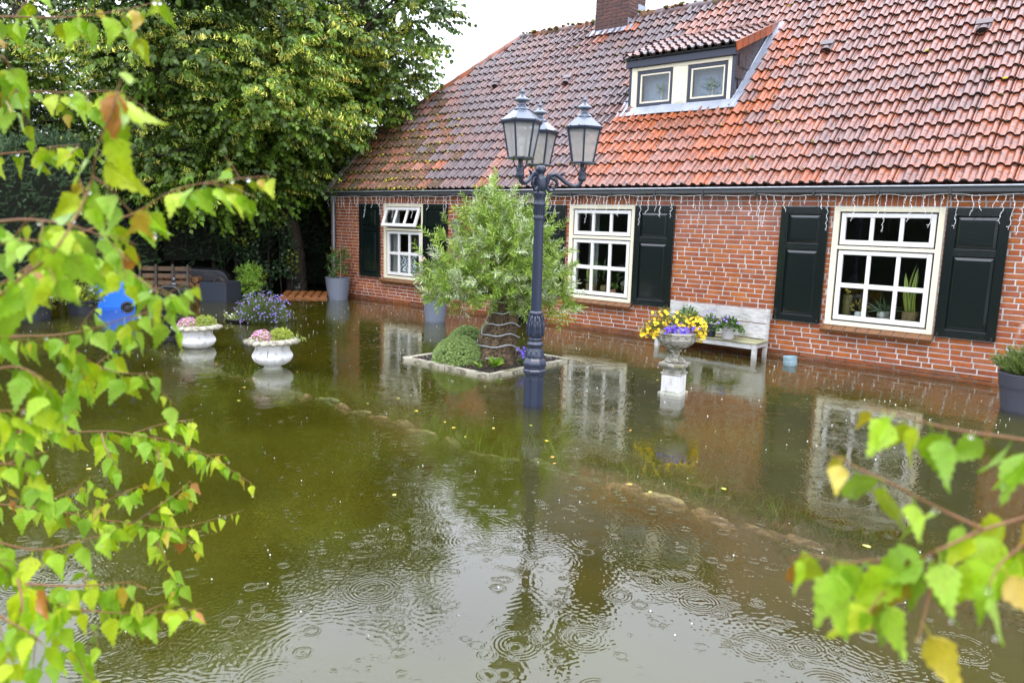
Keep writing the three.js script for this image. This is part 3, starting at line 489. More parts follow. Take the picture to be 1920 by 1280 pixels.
  { const g = tube([onRoof(x1 + 0.062, 1.66, 0.075), onRoof(x1 + 0.062, 3.7, 0.075)], 0.012, 4, 8); part(D, 'lead_roll', g, M.lead); }
  for (let i = 0; i < 3; i++) roofPiece('lead_apron', 0.66, 0.20, x0 - 0.03 + 0.33 + i * 0.61, 1.715, 0.062 + (i % 2) * 0.004, M.lead);
  // its own small roof of the same tiles
  const dth = 21.5 * PI / 180, dM = new THREE.Matrix4().makeBasis(V(1, 0, 0), V(0, Math.sin(dth), -Math.cos(dth)), V(0, Math.cos(dth), Math.sin(dth))).setPosition(0.675, eave, z + 0.09);
  for (let r = 0; r < 8; r++) for (let c = 0; c < 7; c++) {
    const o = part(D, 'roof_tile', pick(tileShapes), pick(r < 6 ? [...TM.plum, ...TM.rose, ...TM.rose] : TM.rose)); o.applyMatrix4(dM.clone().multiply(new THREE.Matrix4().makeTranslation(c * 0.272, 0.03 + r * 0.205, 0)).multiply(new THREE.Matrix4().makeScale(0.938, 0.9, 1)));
  }
  for (let r = 0; r < 8; r++) { const o = part(D, 'verge_tile', tint(worldUV(new RoundedBoxGeometry(0.016, 0.205, 0.13, 1, 0.004), 2), [1, 1, 1]), pick(TM.orange)); o.applyMatrix4(dM.clone().multiply(new THREE.Matrix4().makeTranslation(1.925, 0.07 + r * 0.205, -0.018 - 0)).multiply(new THREE.Matrix4().makeRotationX(0.03))); }
  part(D, 'roof_boarding', span(0, 1.9, 0, 1.62, -0.02, 0.002).applyMatrix4(dM), M.iron);
}
{ // ---- gutter, its brackets, downpipe
  const gut = part(house, 'gutter', null), sh = new THREE.Shape();
  sh.moveTo(0.005, 2.045); sh.lineTo(0.005, 2.128); sh.lineTo(0.012, 2.128); sh.lineTo(0.012, 2.052); sh.lineTo(0.10, 2.040); sh.lineTo(0.128, 2.062); sh.lineTo(0.132, 2.104); sh.absarc(0.140, 2.108, 0.010, PI, -PI * 0.6, true); sh.lineTo(0.139, 2.056); sh.lineTo(0.105, 2.031); sh.closePath();
  part(gut, 'trough', fixGutter(sh), M.darkzinc);
  part(gut, 'highlight_bead', cyl(0.0085, 0.0085, XR - XL + 0.15, 0, 0, 0, 10).rotateZ(PI / 2).translate((XL + XR) / 2, 2.121, 0.139), mat([0.5, 0.53, 0.57], 0.3, { metalness: 0.5 }));  // bead in paler zinc, painting in the bright highlight along the gutter lip
  for (let x = -5.2; x < XR; x += 0.73) part(gut, 'bracket', [rspan(x, x + 0.025, 2.026, 2.118, 0.128, 0.147, 0.003), rspan(x, x + 0.025, 2.024, 2.034, 0.006, 0.14, 0.003)], M.darkzinc);
  part(gut, 'end_cap', rspan(XL - 0.084, XL - 0.078, 2.035, 2.12, 0.005, 0.14, 0.002), M.darkzinc);
  const px = -5.47, pz = 0.062;
  part(house, 'downpipe', [cyl(0.036, 0.036, 2.3, px, 0.87, pz, 16), cyl(0.042, 0.042, 0.05, px, 1.46, pz, 16), cyl(0.040, 0.040, 0.02, px, 1.5, pz, 16), cyl(0.042, 0.042, 0.03, px, 1.78, pz, 16), tube([V(px, 2.05, 0.08), V(px, 2.0, 0.07), V(px, 1.9, pz)], 0.036, 8, 12)], M.zinc);
}
function fixGutter(sh) { const g = new THREE.ExtrudeGeometry(sh, { depth: XR - XL + 0.16, bevelEnabled: false, curveSegments: 8 }), p = g.attributes.position; for (let i = 0; i < p.count; i++) p.setXYZ(i, XL - 0.08 + p.getZ(i), p.getY(i), p.getX(i)); const k = g.index ? g.toNonIndexed() : g, q = k.attributes.position.array; for (let i = 0; i < q.length; i += 9) for (let c = 0; c < 3; c++) { const t = q[i + 3 + c]; q[i + 3 + c] = q[i + 6 + c]; q[i + 6 + c] = t; } k.deleteAttribute('normal'); k.computeVertexNormals(); return k; }
{ // ---- wall lantern by the door
  const L = thing('wall_lantern', 'small black six-sided wall lantern beside the front door behind the olive crown', 'wall lamp', [-1.79, 1.36, 0.14]);
  const hex = (p) => lathe(p, 6);
  part(L, 'lantern_roof', hex([[0.115, 0.2], [0.12, 0.205], [0.045, 0.28], [0.03, 0.285], [0.0, 0.30]]), M.iron);
  part(L, 'lantern_frame', [hex([[0.108, 0.195], [0.115, 0.2], [0.108, 0.205]]), hex([[0.0, -0.03], [0.05, -0.02], [0.055, 0.0], [0.0, 0.0]]), ...[0, 1, 2, 3, 4, 5].map((i) => tube([V(Math.sin(i * PI / 3) * 0.053, 0, Math.cos(i * PI / 3) * 0.053), V(Math.sin(i * PI / 3) * 0.107, 0.2, Math.cos(i * PI / 3) * 0.107)], 0.006, 2, 5))], M.iron);
  part(L, 'pane', hex([[0.052, 0.002], [0.105, 0.198]]), mat([0.5, 0.53, 0.55], 0.25, { transmission: 0.6, side: THREE.DoubleSide }));
  part(L, 'bracket', [tube([V(0, -0.02, 0), V(0, -0.10, 0), V(0, -0.15, -0.05), V(0, -0.13, -0.12), V(0, -0.05, -0.135)], 0.009, 16, 6), rbox(0.07, 0.2, 0.012, 0.003, 0, -0.07, -0.133)], M.iron);
}
{ // ---- icicle lights along the gutter
  rnd = RNG(71);
  const L = thing('icicle_lights', 'white icicle string lights dangling from the gutter along the whole facade', 'string lights', [0, 2.035, 0.115]);
  const wm = mat([0.72, 0.72, 0.71], 0.4);
  const pts = []; for (let x = -5.6; x <= 8.6; x += 0.1) pts.push(V(x, -0.012 + 0.010 * Math.sin(x * 9) + rr(-0.006, 0.006), rr(-0.004, 0.004)));
  part(L, 'cable', tube(pts, 0.0032, 320, 4), wm);
  const strands = []; for (let k = 0; k < 12; k++) {
    const len = [0.11, 0.2, 0.3, 0.4, 0.17, 0.25, 0.36, 0.14, 0.3, 0.22, 0.42, 0.13][k], n = Math.max(3, Math.round(len / 0.03)), p = [V(0, 0, 0)]; let x = 0;
    for (let i = 1; i <= n; i++) { x += rr(-0.013, 0.013) + 0.006 * Math.sin(k * 2 + i); p.push(V(x, -len * i / n, rr(-0.012, 0.012))); }
    const g = [tube(p, 0.0028, n * 4, 4)]; for (let i = 1; i < n; i += 1) { const q = p[i]; g.push(tube([q, q.clone().add(V(rr(-0.022, 0.022), rr(-0.024, 0.004), rr(0, 0.012)))], 0.0030, 2, 4)); }
    strands.push(merge(g));
  }
  for (let x = -5.58, k = 0; x < 8.4; x += 0.06 + 0.15 * rnd() ** 1.3, k++) { const o = part(L, 'light_strand', strands[(k * 5 + Math.floor(rr(0, 3))) % 12], wm); o.position.set(x, -0.012, 0.002); o.rotation.z = rr(-0.12, 0.12); o.rotation.y = rr(-0.6, 0.6); }
}
// ---------------------------------------------------------------- street lamp
{
  const navy = mat([0.019, 0.028, 0.054], 0.36, { bumpMap: T.grain, bumpScale: 0.001, clearcoat: 0.3, clearcoatRoughness: 0.2 }), navyL = mat([0.10, 0.125, 0.17], 0.3, { clearcoat: 0.5 });
  const L = thing('street_lamp', 'ornate dark blue cast iron street lamp with three lanterns standing in the flood water', 'street lamp', [3.505, 0, 4.40], 0.35);
  part(L, 'base', [lathe([[0.086, -0.35], [0.086, 0.265], [0.094, 0.28], [0.106, 0.292], [0.106, 0.312], [0.098, 0.322], [0.098, 0.345], [0.108, 0.358], [0.108, 0.378], [0.098, 0.40], [0.082, 0.425]], 8).toNonIndexed(), ...[0, 1, 2, 3, 4, 5, 6, 7].map((i) => rbox(0.048, 0.42, 0.010, 0.003, 0, 0.03, 0.0795).rotateY((i + 0.5) * PI / 4))].map((g, i) => { if (i === 0) g.computeVertexNormals(); return g; }), navy);
  const leafRelief = (r, y, h, n, tilt) => { const o = []; for (let i = 0; i < n; i++) { const g = new THREE.SphereGeometry(1, 8, 6).scale(0.016, h / 2, 0.010).rotateX(tilt).translate(0, y, r).rotateY(i * 2 * PI / n + 0.2); o.push(g); const g2 = new THREE.SphereGeometry(1, 6, 5).scale(0.009, h * 0.28, 0.007).rotateX(tilt).translate(0, y + h * 0.3, r + 0.004).rotateY((i + 0.5) * 2 * PI / n + 0.2); o.push(g2); } return o; };
  part(L, 'collar', [lathe([[0.082, 0.425], [0.086, 0.44], [0.078, 0.47], [0.062, 0.505], [0.060, 0.52], [0.074, 0.530], [0.078, 0.542], [0.074, 0.556], [0.058, 0.566], [0.056, 0.575], [0.066, 0.583], [0.066, 0.594], [0.056, 0.60]], 32), ...leafRelief(0.070, 0.46, 0.07, 10, -0.3)], navy);
  part(L, 'vase', [lathe([[0.056, 0.60], [0.070, 0.63], [0.077, 0.665], [0.074, 0.71], [0.060, 0.77], [0.050, 0.80], [0.060, 0.808], [0.063, 0.818], [0.058, 0.83], [0.047, 0.838]], 32), ...leafRelief(0.074, 0.672, 0.12, 9, 0.02), ...leafRelief(0.061, 0.755, 0.09, 9, -0.22)], navy);
  part(L, 'pole', lathe([[0.0465, 0.835], [0.0445, 1.2], [0.041, 1.62], [0.047, 1.625], [0.050, 1.64], [0.046, 1.655], [0.042, 1.665], [0.043, 1.70], [0.047, 1.735], [0.056, 1.748], [0.056, 1.762], [0.048, 1.772], [0.046, 1.80], [0.052, 1.83], [0.058, 1.842], [0.056, 1.86], [0.045, 1.87]], 32), navy);
  const flutes = []; for (let i = 0; i < 14; i++) flutes.push(cyl(0.006, 0.008, 0.062, 0, 1.70, 0.046, 6).rotateY(i * 2 * PI / 14)); part(L, 'capital', flutes, navy);
  part(L, 'hub', [lathe([[0.045, 1.865], [0.062, 1.885], [0.066, 1.91], [0.066, 1.965], [0.055, 1.985], [0.036, 1.995], [0.034, 2.015], [0.046, 2.03], [0.05, 2.045], [0.046, 2.066], [0.03, 2.082], [0, 2.088]], 8)], navy);
  const glass = mat([0.80, 0.81, 0.79], 0.25, { transmission: 0.68, thickness: 0, map: T.drips && T.paint }), hexed = (p) => { const g = lathe(p, 6).toNonIndexed(); g.computeVertexNormals(); return g; };
  const mossy = mat([0.12, 0.12, 0.02], 1);
  const S = [[0.355, 0, 0.02], [-0.175, 0.315, -0.3], [-0.01, -0.36, 0.5]]; // right, towards street, turn in the plane facing the camera
  const rt = V(0.757, 0, -0.653), fw = V(0.653, 0, 0.757);
  S.forEach(([a, b, turn], i) => {
    const w = rt.clone().multiplyScalar(a).addScaledVector(fw, b).applyAxisAngle(V(0, 1, 0), -0.35), R = w.length(), th = Math.atan2(w.x, w.z);
    const arm = part(L, 'arm', null); arm.rotation.y = th; // local +z points outwards
    const c = [[0.055, 1.93], [0.075, 1.99], [0.12, 2.012], [0.17, 1.985], [0.225, 1.94], [0.285, 1.92], [0.335, 1.93], [R - 0.002, 1.975], [R, 2.01]].map(([z, y]) => V(0, y, z * (z > 0.3 && z < R - 0.01 ? R / 0.36 : 1)));
    part(arm, 'arm_scroll', [limb(c, [0.022, 0.021, 0.019, 0.018, 0.021, 0.023], 10), limb([V(0, 1.985, 0.085), V(0, 1.965, 0.13), V(0, 1.925, 0.145), V(0, 1.895, 0.12), V(0, 1.90, 0.095), V(0, 1.925, 0.1), V(0, 1.93, 0.115)], [0.016, 0.016, 0.014, 0.012, 0.010, 0.012], 8), limb([V(0, 1.9, 0.055), V(0, 1.87, 0.09), V(0, 1.885, 0.125)], [0.016, 0.013, 0.006], 8), limb([V(0, 1.985, 0.16), V(0, 2.02, 0.185), V(0, 2.03, 0.215)], [0.012, 0.012, 0.004], 7)], navy);
    part(arm, 'arm_cup', lathe([[0.012, 1.955], [0.032, 1.965], [0.036, 1.98], [0.030, 1.995], [0.034, 2.005], [0.030, 2.015], [0.034, 2.03], [0.030, 2.045], [0.02, 2.052], [0.019, 2.10], [0.03, 2.108]], 20).translate(0, 0, R), navy);
    const n = part(L, 'lantern', null); n.position.set(w.x, 2.108, w.z); n.rotation.y = turn + 0.3;
    const rb = 0.100, rt_ = 0.152, H = 0.285;
    const bars = []; for (let k = 0; k < 6; k++) { const q = k * PI / 3; bars.push(limb([V(Math.sin(q) * rb, 0.004, Math.cos(q) * rb), V(Math.sin(q) * rt_, H, Math.cos(q) * rt_)], [0.008, 0.008], 5)); }
    for (let k = 0; k < 3; k++) { const q = k * 2.1 + 0.4; bars.push(tube([V(Math.sin(q) * 0.07, 0, Math.cos(q) * 0.07), V(Math.sin(q) * 0.05, -0.05, Math.cos(q) * 0.05), V(Math.sin(q) * 0.022, -0.085, Math.cos(q) * 0.022)], 0.004, 6, 5)); }
    part(n, 'lantern_frame', [...bars, hexed([[0, -0.006], [rb + 0.012, -0.006], [rb + 0.014, 0.004], [rb + 0.006, 0.012], [0, 0.008]]), hexed([[rt_ - 0.02, H - 0.012], [rt_ + 0.012, H - 0.014], [rt_ + 0.022, H + 0.004], [rt_ + 0.022, H + 0.014], [rt_ - 0.02, H + 0.012]])], navy);
    for (let k = 0; k < 6; k++) { const q0 = k * PI / 3, q1 = q0 + PI / 3, f = 0.985, A = [[rb * f, 0.012, q0], [rb * f, 0.012, q1], [rt_ * f, H - 0.012, q1], [rt_ * f, H - 0.012, q0]].map(([r, y, q]) => [Math.sin(q) * r, y, Math.cos(q) * r]); const g = new THREE.BufferGeometry(); g.setAttribute('position', new THREE.Float32BufferAttribute([...A[0], ...A[1], ...A[2], ...A[0], ...A[2], ...A[3]], 3)); g.setAttribute('uv', new THREE.Float32BufferAttribute([0, 0, 1, 0, 1, 1, 0, 0, 1, 1, 0, 1], 2)); g.computeVertexNormals(); part(n, 'pane', g, glass); }
    part(n, 'lantern_roof', [hexed([[rt_ + 0.018, H + 0.014], [0.062, H + 0.098], [0.058, H + 0.10]]), lathe([[0.064, H + 0.096], [0.066, H + 0.104], [0.056, H + 0.112], [0.030, H + 0.128], [0.028, H + 0.15], [0.034, H + 0.158], [0.058, H + 0.163], [0.064, H + 0.171], [0.058, H + 0.182], [0.030, H + 0.197], [0.022, H + 0.205], [0.011, H + 0.212], [0.012, H + 0.222], [0.020, H + 0.232], [0.018, H + 0.243], [0.008, H + 0.252], [0.005, H + 0.272], [0, H + 0.285]], 24)], navyL);
    part(n, 'bulb', [cyl(0.014, 0.014, 0.10, 0, 0.06, 0, 10), new THREE.SphereGeometry(0.03, 12, 10).scale(1, 1.25, 1).translate(0, 0.14, 0)], i === 1 ? mat([0.75, 0.75, 0.72], 0.3) : mat([0.75, 0.6, 0.35], 0.3));
    const mo = []; for (let k = 0; k < 14; k++) { const q = rr(0, 6.28); mo.push(new THREE.IcosahedronGeometry(rr(0.005, 0.011), 0).translate(Math.sin(q) * (rb + 0.004), 0.01, Math.cos(q) * (rb + 0.004))); } for (let k = 0; k < 9; k++) { const q = rr(0, 6.28); mo.push(new THREE.IcosahedronGeometry(rr(0.004, 0.008), 0).translate(Math.sin(q) * (rt_ + 0.012), H + 0.016, Math.cos(q) * (rt_ + 0.012))); }
    const ms = part(n, 'moss', mo, mossy); ms.userData.kind = 'stuff';
  });
}
// ---------------------------------------------------------------- plant helpers
function leafShape(len, w, fold = 0.25, bend = 0.2, wide = 0.45) { // folded pointed leaf along +y, six triangles
  const y = [0, len * wide * 0.5, len * wide * 1.2, len], hw = [0, w * 0.42, w * 0.46, 0], z = y.map((q) => -bend * len * (q / len) ** 2), P = [], U = [], I = [];
  for (let i = 0; i < 4; i++) { P.push(-hw[i], y[i], z[i] + hw[i] * fold, 0, y[i], z[i], hw[i], y[i], z[i] + hw[i] * fold); U.push(0.5 - hw[i] / w, y[i] / len, 0.5, y[i] / len, 0.5 + hw[i] / w, y[i] / len); }
  for (let i = 0; i < 3; i++) { const a = i * 3, b = a + 3; I.push(a, a + 1, b + 1, a, b + 1, b, a + 1, a + 2, b + 2, a + 1, b + 2, b + 1); }
  const g = new THREE.BufferGeometry(); g.setAttribute('position', new THREE.Float32BufferAttribute(P, 3)); g.setAttribute('uv', new THREE.Float32BufferAttribute(U, 2)); g.setIndex(I); g.computeVertexNormals(); return g.toNonIndexed();
}
function spray(n, len, lf, o = {}) { // a stem along +y with n leaves
  const { spread = 0.9, tone = 0.25, stem = 0.002, base = 0.08, droop = 0, s0 = 0.7, s1 = 1.1 } = o, gs = [];
  for (let i = 0; i < n; i++) {
    const t = base + (1 - base) * (i + rr(0, 0.6)) / n, az = i * 2.4 + rr(-0.4, 0.4), g = lf.clone(), k = rr(s0, s1) * (1 - 0.25 * t);
    const d = V(Math.cos(az) * spread, 1 - 0.75 * spread + 0.3 * t - droop, Math.sin(az) * spread);
    g.applyMatrix4(aim(V(0, t * len - droop * 0.3 * len * t * t, 0), d, k, rr(0, 6.28))); const a = rr(1 - tone, 1 + tone); gs.push(tint(g, [a * rr(0.92, 1.08), a, a * rr(0.85, 1.1)]));
  }
  if (stem) { const s = new THREE.CylinderGeometry(stem * 0.5, stem, len, 4, 1, true).translate(0, len / 2, 0).toNonIndexed(); s.deleteAttribute('uv'); s.setAttribute('uv', new THREE.Float32BufferAttribute(new Float32Array(s.attributes.position.count * 2), 2)); gs.push(tint(s, [0.9, 0.75, 0.5])); }
  return merge(gs);
}
const foliage = (c, t = 0.35, rough = 0.42, o = {}) => mat(c, rough, { vertexColors: true, transmission: t, thickness: 0, side: THREE.DoubleSide, ...o });
const leafMat = (c, r = 0.4, o = {}) => mat(c, r, { vertexColors: true, side: THREE.DoubleSide, ...o });
const rdir = () => { const z = rr(-1, 1), a = rr(0, 2 * PI), s = Math.sqrt(1 - z * z); return V(s * Math.cos(a), z, s * Math.sin(a)); };
function flower(r, n, c, heart) { const gs = []; for (let i = 0; i < n; i++) { const g = leafShape(r, r * 0.85, -0.2, 0.15, 0.55); g.rotateX(PI / 2 - 0.25).rotateY(i * 2 * PI / n); gs.push(tint(g, c)); } const h = new THREE.SphereGeometry(r * 0.22, 5, 4).scale(1, 0.6, 1).toNonIndexed(); gs.push(tint(h, heart)); return merge(gs); }
function domed(parent, name, cx, cy, cz, rx, ry, rz, n, geos, m, tone, jitter = 0.12, lift = 0) { // sprigs standing out of a half ellipsoid
  const lists = geos.map(() => []);
  for (let i = 0; i < n; i++) { const d = rdir(); d.y = Math.abs(d.y); const k = 1 - jitter * rnd() ** 2 + lift * rnd(), p = V(cx + d.x * rx * k, cy + d.y * ry * k, cz + d.z * rz * k), dir = V(d.x / rx, d.y / ry + 0.6 / ry * (1 - d.y) * 0.5, d.z / rz).normalize().add(rdir().multiplyScalar(0.35)); lists[i % geos.length].push([aim(p.addScaledVector(dir, -0.01), dir, rr(0.75, 1.2), rr(0, 6.28)), tone()]); }
  geos.forEach((g, i) => instances(parent, name, g, m, lists[i]));
}
// ---------------------------------------------------------------- planting bed with the olive tree
{
  rnd = RNG(81);
  const X0 = 1.11, X1 = 2.47, Z0 = 2.42, Z1 = 3.87, kerb = mat([0.50, 0.47, 0.38], 0.85, { map: T.stone, bumpMap: T.grain, bumpScale: 0.008 });
  const bed = thing('planting_bed', 'square planting bed edged with pale concrete kerbs around the olive tree', 'planter', [(X0 + X1) / 2, 0, (Z0 + Z1) / 2]), w = (X1 - X0) / 2, d = (Z1 - Z0) / 2, k = 0.075;
  const kb = (x0, x1, z0, z1) => { const g = worldUV(rspan(x0, x1, -0.3, 0.036 + rr(-0.004, 0.004), z0, z1, 0.012)); part(bed, 'kerb', g, kerb); };
  kb(-w, 0.02, d - k, d); kb(0.025, w, d - k, d); kb(-w, w - 0.03, -d, -d + k); kb(-w, -w + k, -d + k + 0.004, d - k - 0.004); kb(w - k, w, -d + k + 0.004, 0.1); kb(w - k, w, 0.104, d - k - 0.004);
  const sg = new THREE.PlaneGeometry(2 * w - 2 * k + 0.02, 2 * d - 2 * k + 0.02, 26, 26).rotateX(-PI / 2), p = sg.attributes.position; for (let i = 0; i < p.count; i++) { const r = Math.hypot(p.getX(i), p.getZ(i)); p.setY(i, 0.008 + rr(-0.008, 0.012) + 0.05 * smooth(r, 0.6, 0.1)); } sg.computeVertexNormals(); worldUVFlat(sg, 1);
  part(bed, 'soil', sg, mat([0.035, 0.026, 0.02], 0.75, { bumpMap: T.grain, bumpScale: 0.03, map: T.mottle }));
  const crumbs = []; for (let i = 0; i < 500; i++) crumbs.push([new THREE.Matrix4().compose(V(rr(-w + k, w - k), rr(0.015, 0.035), rr(-d + k, d - k)), _q.clone().setFromEuler(new THREE.Euler(rr(0, 6), rr(0, 6), 0)), V(rr(0.008, 0.03), rr(0.004, 0.01), rr(0.005, 0.015))), lin(rr(0.02, 0.07), rr(0.015, 0.045), 0.02)]);
  instances(bed, 'bark_mulch', new THREE.DodecahedronGeometry(1, 0), mat([1, 1, 1], 0.8), crumbs);

  // olive: gnarled trunk, limbs, crown of narrow leaves
  rnd = RNG(83);
  const ox = 1.96, oz = 3.20, olive = thing('olive_tree', 'old olive tree with a gnarled trunk and silvery green crown in the square bed', 'tree', [ox, 0, oz]);
  const tg = limb([V(0.0, -0.05, 0.02), V(0.0, 0.10, 0.02), V(0.02, 0.24, 0.0), V(0.06, 0.4, -0.02), V(0.10, 0.55, -0.03), V(0.12, 0.68, -0.03), V(0.13, 0.80, -0.02)], [0.30, 0.245, 0.205, 0.165, 0.15, 0.135, 0.12], 40), tp = tg.attributes.position;
  for (let i = 0; i < tp.count; i++) { const x = tp.getX(i), y = tp.getY(i), z = tp.getZ(i), a = Math.atan2(z, x - 0.05), r = 1 + 0.10 * Math.sin(a * 5 + y * 6) + 0.07 * Math.sin(a * 11 - y * 17) + 0.06 * Math.sin(a * 3 + y * 31) * Math.cos(a * 7) + 0.05 * Math.sin(y * 55 + a * 9) + 0.12 * Math.max(0, 0.15 - y) * Math.cos(a * 4) * 4; tp.setXYZ(i, 0.05 + (x - 0.05) * r, y, z * r); }
  tg.computeVertexNormals();
  part(olive, 'trunk', tg, mat([0.26, 0.20, 0.13], 0.75, { map: again(T.bark, 4, 1.1), bumpMap: again(T.barkBump, 4, 1.1), bumpScale: 0.035 }));
  const rt = V(0.757, 0, -0.653), fw = V(0.653, 0, 0.757), at = (a, y, f) => rt.clone().multiplyScalar(a).addScaledVector(fw, f).add(V(0.0, y, 0));
  const lobes = [[-0.05, 1.66, 0, 0.33, 0.26], [0.12, 1.45, 0.1, 0.42, 0.32], [-0.16, 1.42, 0.0, 0.24, 0.24], [0.38, 1.28, 0.05, 0.34, 0.28], [-0.40, 1.12, 0.15, 0.36, 0.28], [0.05, 1.1, 0.28, 0.40, 0.30], [0.52, 1.02, 0.1, 0.28, 0.22], [0.68, 0.86, 0.05, 0.20, 0.16], [-0.55, 0.92, 0.1, 0.24, 0.19], [-0.38, 0.82, 0.28, 0.26, 0.16], [-0.66, 0.76, 0.2, 0.13, 0.10], [-0.08, 0.86, 0.34, 0.26, 0.14], [0.26, 0.86, 0.28, 0.24, 0.15], [-0.1, 1.3, -0.3, 0.45, 0.36], [-0.04, 1.73, 0.02, 0.16, 0.12], [0.12, 1.63, 0.05, 0.18, 0.12], [0.74, 0.68, 0.08, 0.13, 0.11], [0.62, 0.74, 0.2, 0.2, 0.12], [0.1, 1.3, 0.4, 0.3, 0.22]];
  const gs = lobes.filter((_, i) => i < 16).map(([a, y, f]) => { const e = at(a * 0.9, y - 0.05, f * 0.9), s = V(0.12 + rr(-0.05, 0.05), 0.74, -0.02 + rr(-0.05, 0.05)), m = s.clone().lerp(e, 0.5).add(V(rr(-0.06, 0.06), 0.06, rr(-0.06, 0.06))); return limb([s, m, e], [0.03, 0.018, 0.005], 6); });
  part(olive, 'limbs', gs, mat([0.2, 0.17, 0.12], 0.8, { map: T.bark }));
  const lf = leafShape(0.074, 0.0145, 0.25, 0.08, 0.5), sprays = [0, 1, 2, 3].map(() => spray(20, rr(0.15, 0.21), lf, { spread: 0.72, tone: 0.3, stem: 0.0022, s0: 0.75, s1: 1.25 }));
  const crown = sprays.map(() => []);
  lobes.forEach(([a, y, f, r, ry]) => {
    const c = at(a * 0.93, y, f), n = Math.round(265 * r * r * 3.4);
    for (let i = 0; i < n; i++) { const d = rdir(), k = rnd() < 0.12 ? rr(1.0, 1.4) : 0.35 + 0.68 * rnd() ** 1.2, p = V(c.x + d.x * r * k, c.y + d.y * ry * k, c.z + d.z * r * k); if (p.y < 0.52) continue; const dir = d.clone().multiplyScalar(0.9).add(V(0, 0.35, 0)).add(rdir().multiplyScalar(0.5)), g = rr(0.72, 1.15), silver = rnd() < 0.27 ? 1 : 0; crown[i % 4].push([aim(p, dir, rr(0.8, 1.15), rr(0, 6.28)), silver ? lin(0.58 * g, 0.68 * g, 0.42 * g) : lin(0.30 * g, 0.44 * g, 0.07 * g)]); }
  });
  sprays.forEach((g, i) => instances(olive, 'crown', g, foliage([1, 1, 1], 0.35, 0.5, { specularIntensity: 0.5 }), crown[i]));
  // light hose wound round the trunk
  const hose = []; for (let i = 0; i <= 150; i++) { const t = i / 150, y = 0.10 + 0.66 * t, a = t * 2 * PI * 5.3 + 0.7, q = clamp((y - 0.1) / 0.6, 0, 1), R = lerp(0.285, 0.168, q ** 0.7), c = V(lerp(0.0, 0.125, q), 0, lerp(0.01, -0.03, q)); hose.push(V(ox + c.x + R * Math.cos(a), y + 0.025 * Math.sin(a * 2 + 1) + 0.01 * Math.sin(a * 5), oz + c.z + R * Math.sin(a))); }
  const hs = new THREE.Mesh(tube(hose, 0.0065, 420, 6), mat([0.42, 0.45, 0.48], 0.25)); hs.name = numbered('light_hose'); hs.userData = { label: 'grey transparent light hose wound in loops around the olive trunk', category: 'light hose' }; hs.castShadow = true; scene.add(hs);

  // clipped shrubs in the bed
  const tiny = leafShape(0.020, 0.010, 0.2, 0.1, 0.5), sp = [0, 1].map(() => spray(13, 0.045, tiny, { spread: 0.8, tone: 0.18, stem: 0 })), hm = leafMat([1, 1, 1], 0.5);
  const shrub = (label, x, z, r, h, n) => { const s = thing('round_shrub', label, 'shrub', [x, 0.02, z], 0, 'clipped hebe shrubs in the bed'); part(s, 'core', new THREE.SphereGeometry(1, 20, 10, 0, 2 * PI, 0, PI / 2).scale(r * 0.9, h * 0.9, r * 0.9), mat([0.03, 0.045, 0.015], 0.9)); domed(s, 'foliage', 0, 0, 0, r, h, r, n, sp, hm, () => { const a = rr(0.7, 1.15); return lin(0.30 * a, 0.42 * a, 0.13 * a); }, 0.1); };
  shrub('large rounded grey-green hebe shrub at the front corner of the bed', 1.70, 3.545, 0.265, 0.27, 3000);
  shrub('rounded hebe shrub behind the large one at the left of the bed', 1.33, 3.03, 0.23, 0.30, 2000);
  shrub('small hebe shrub tucked against the olive trunk at the back', 1.57, 2.86, 0.17, 0.36, 1300);
  // leafy perennials
  const bl = leafShape(0.085, 0.045, 0.3, 0.35, 0.55);
  const rosette = (name, label, x, z, n, s, c) => { const t = thing(name, label, 'plant', [x, 0.03, z]); const it = []; for (let i = 0; i < n; i++) { const a = i * 2.4, e = rr(0.2, 1.1); it.push([aim(V(rr(-0.02, 0.02), rr(0, 0.05), rr(-0.02, 0.02)), V(Math.cos(a), e, Math.sin(a)), s * rr(0.7, 1.2), rr(0, 6.28)), lin(...c.map((q) => q * rr(0.75, 1.2)))]); } instances(t, 'leaves', tint(bl.clone(), [1, 1, 1]), foliage([1, 1, 1], 0.3), it); return t; };
  rosette('leafy_plant', 'bright green leafy perennial at the right front of the bed', 2.20, 3.47, 34, 1.15, [0.24, 0.38, 0.03]);
  rosette('ground_cover', 'low green seedling by the front kerb of the bed', 2.17, 3.70, 16, 0.55, [0.2, 0.34, 0.04]);
  rosette('small_herb', 'dark green tuft just in front of the olive trunk', 2.05, 3.50, 26, 0.7, [0.10, 0.17, 0.03]);
  const bell = rosette('bellflower', 'little blue-purple bellflower plant beside the olive trunk', 2.30, 3.15, 22, 0.75, [0.13, 0.22, 0.04]);
  const bf = flower(0.022, 5, [0.13, 0.08, 0.55], [0.5, 0.5, 0.6]), bi = []; for (let i = 0; i < 26; i++) bi.push([aim(V(rr(-0.08, 0.1), rr(0.08, 0.2), rr(-0.08, 0.08)), rdir().add(V(0.4, 0.6, 0.6)), rr(0.7, 1.1)), lin(1, 1, 1)]); instances(bell, 'flowers', bf, leafMat([1, 1, 1], 0.5), bi);
}
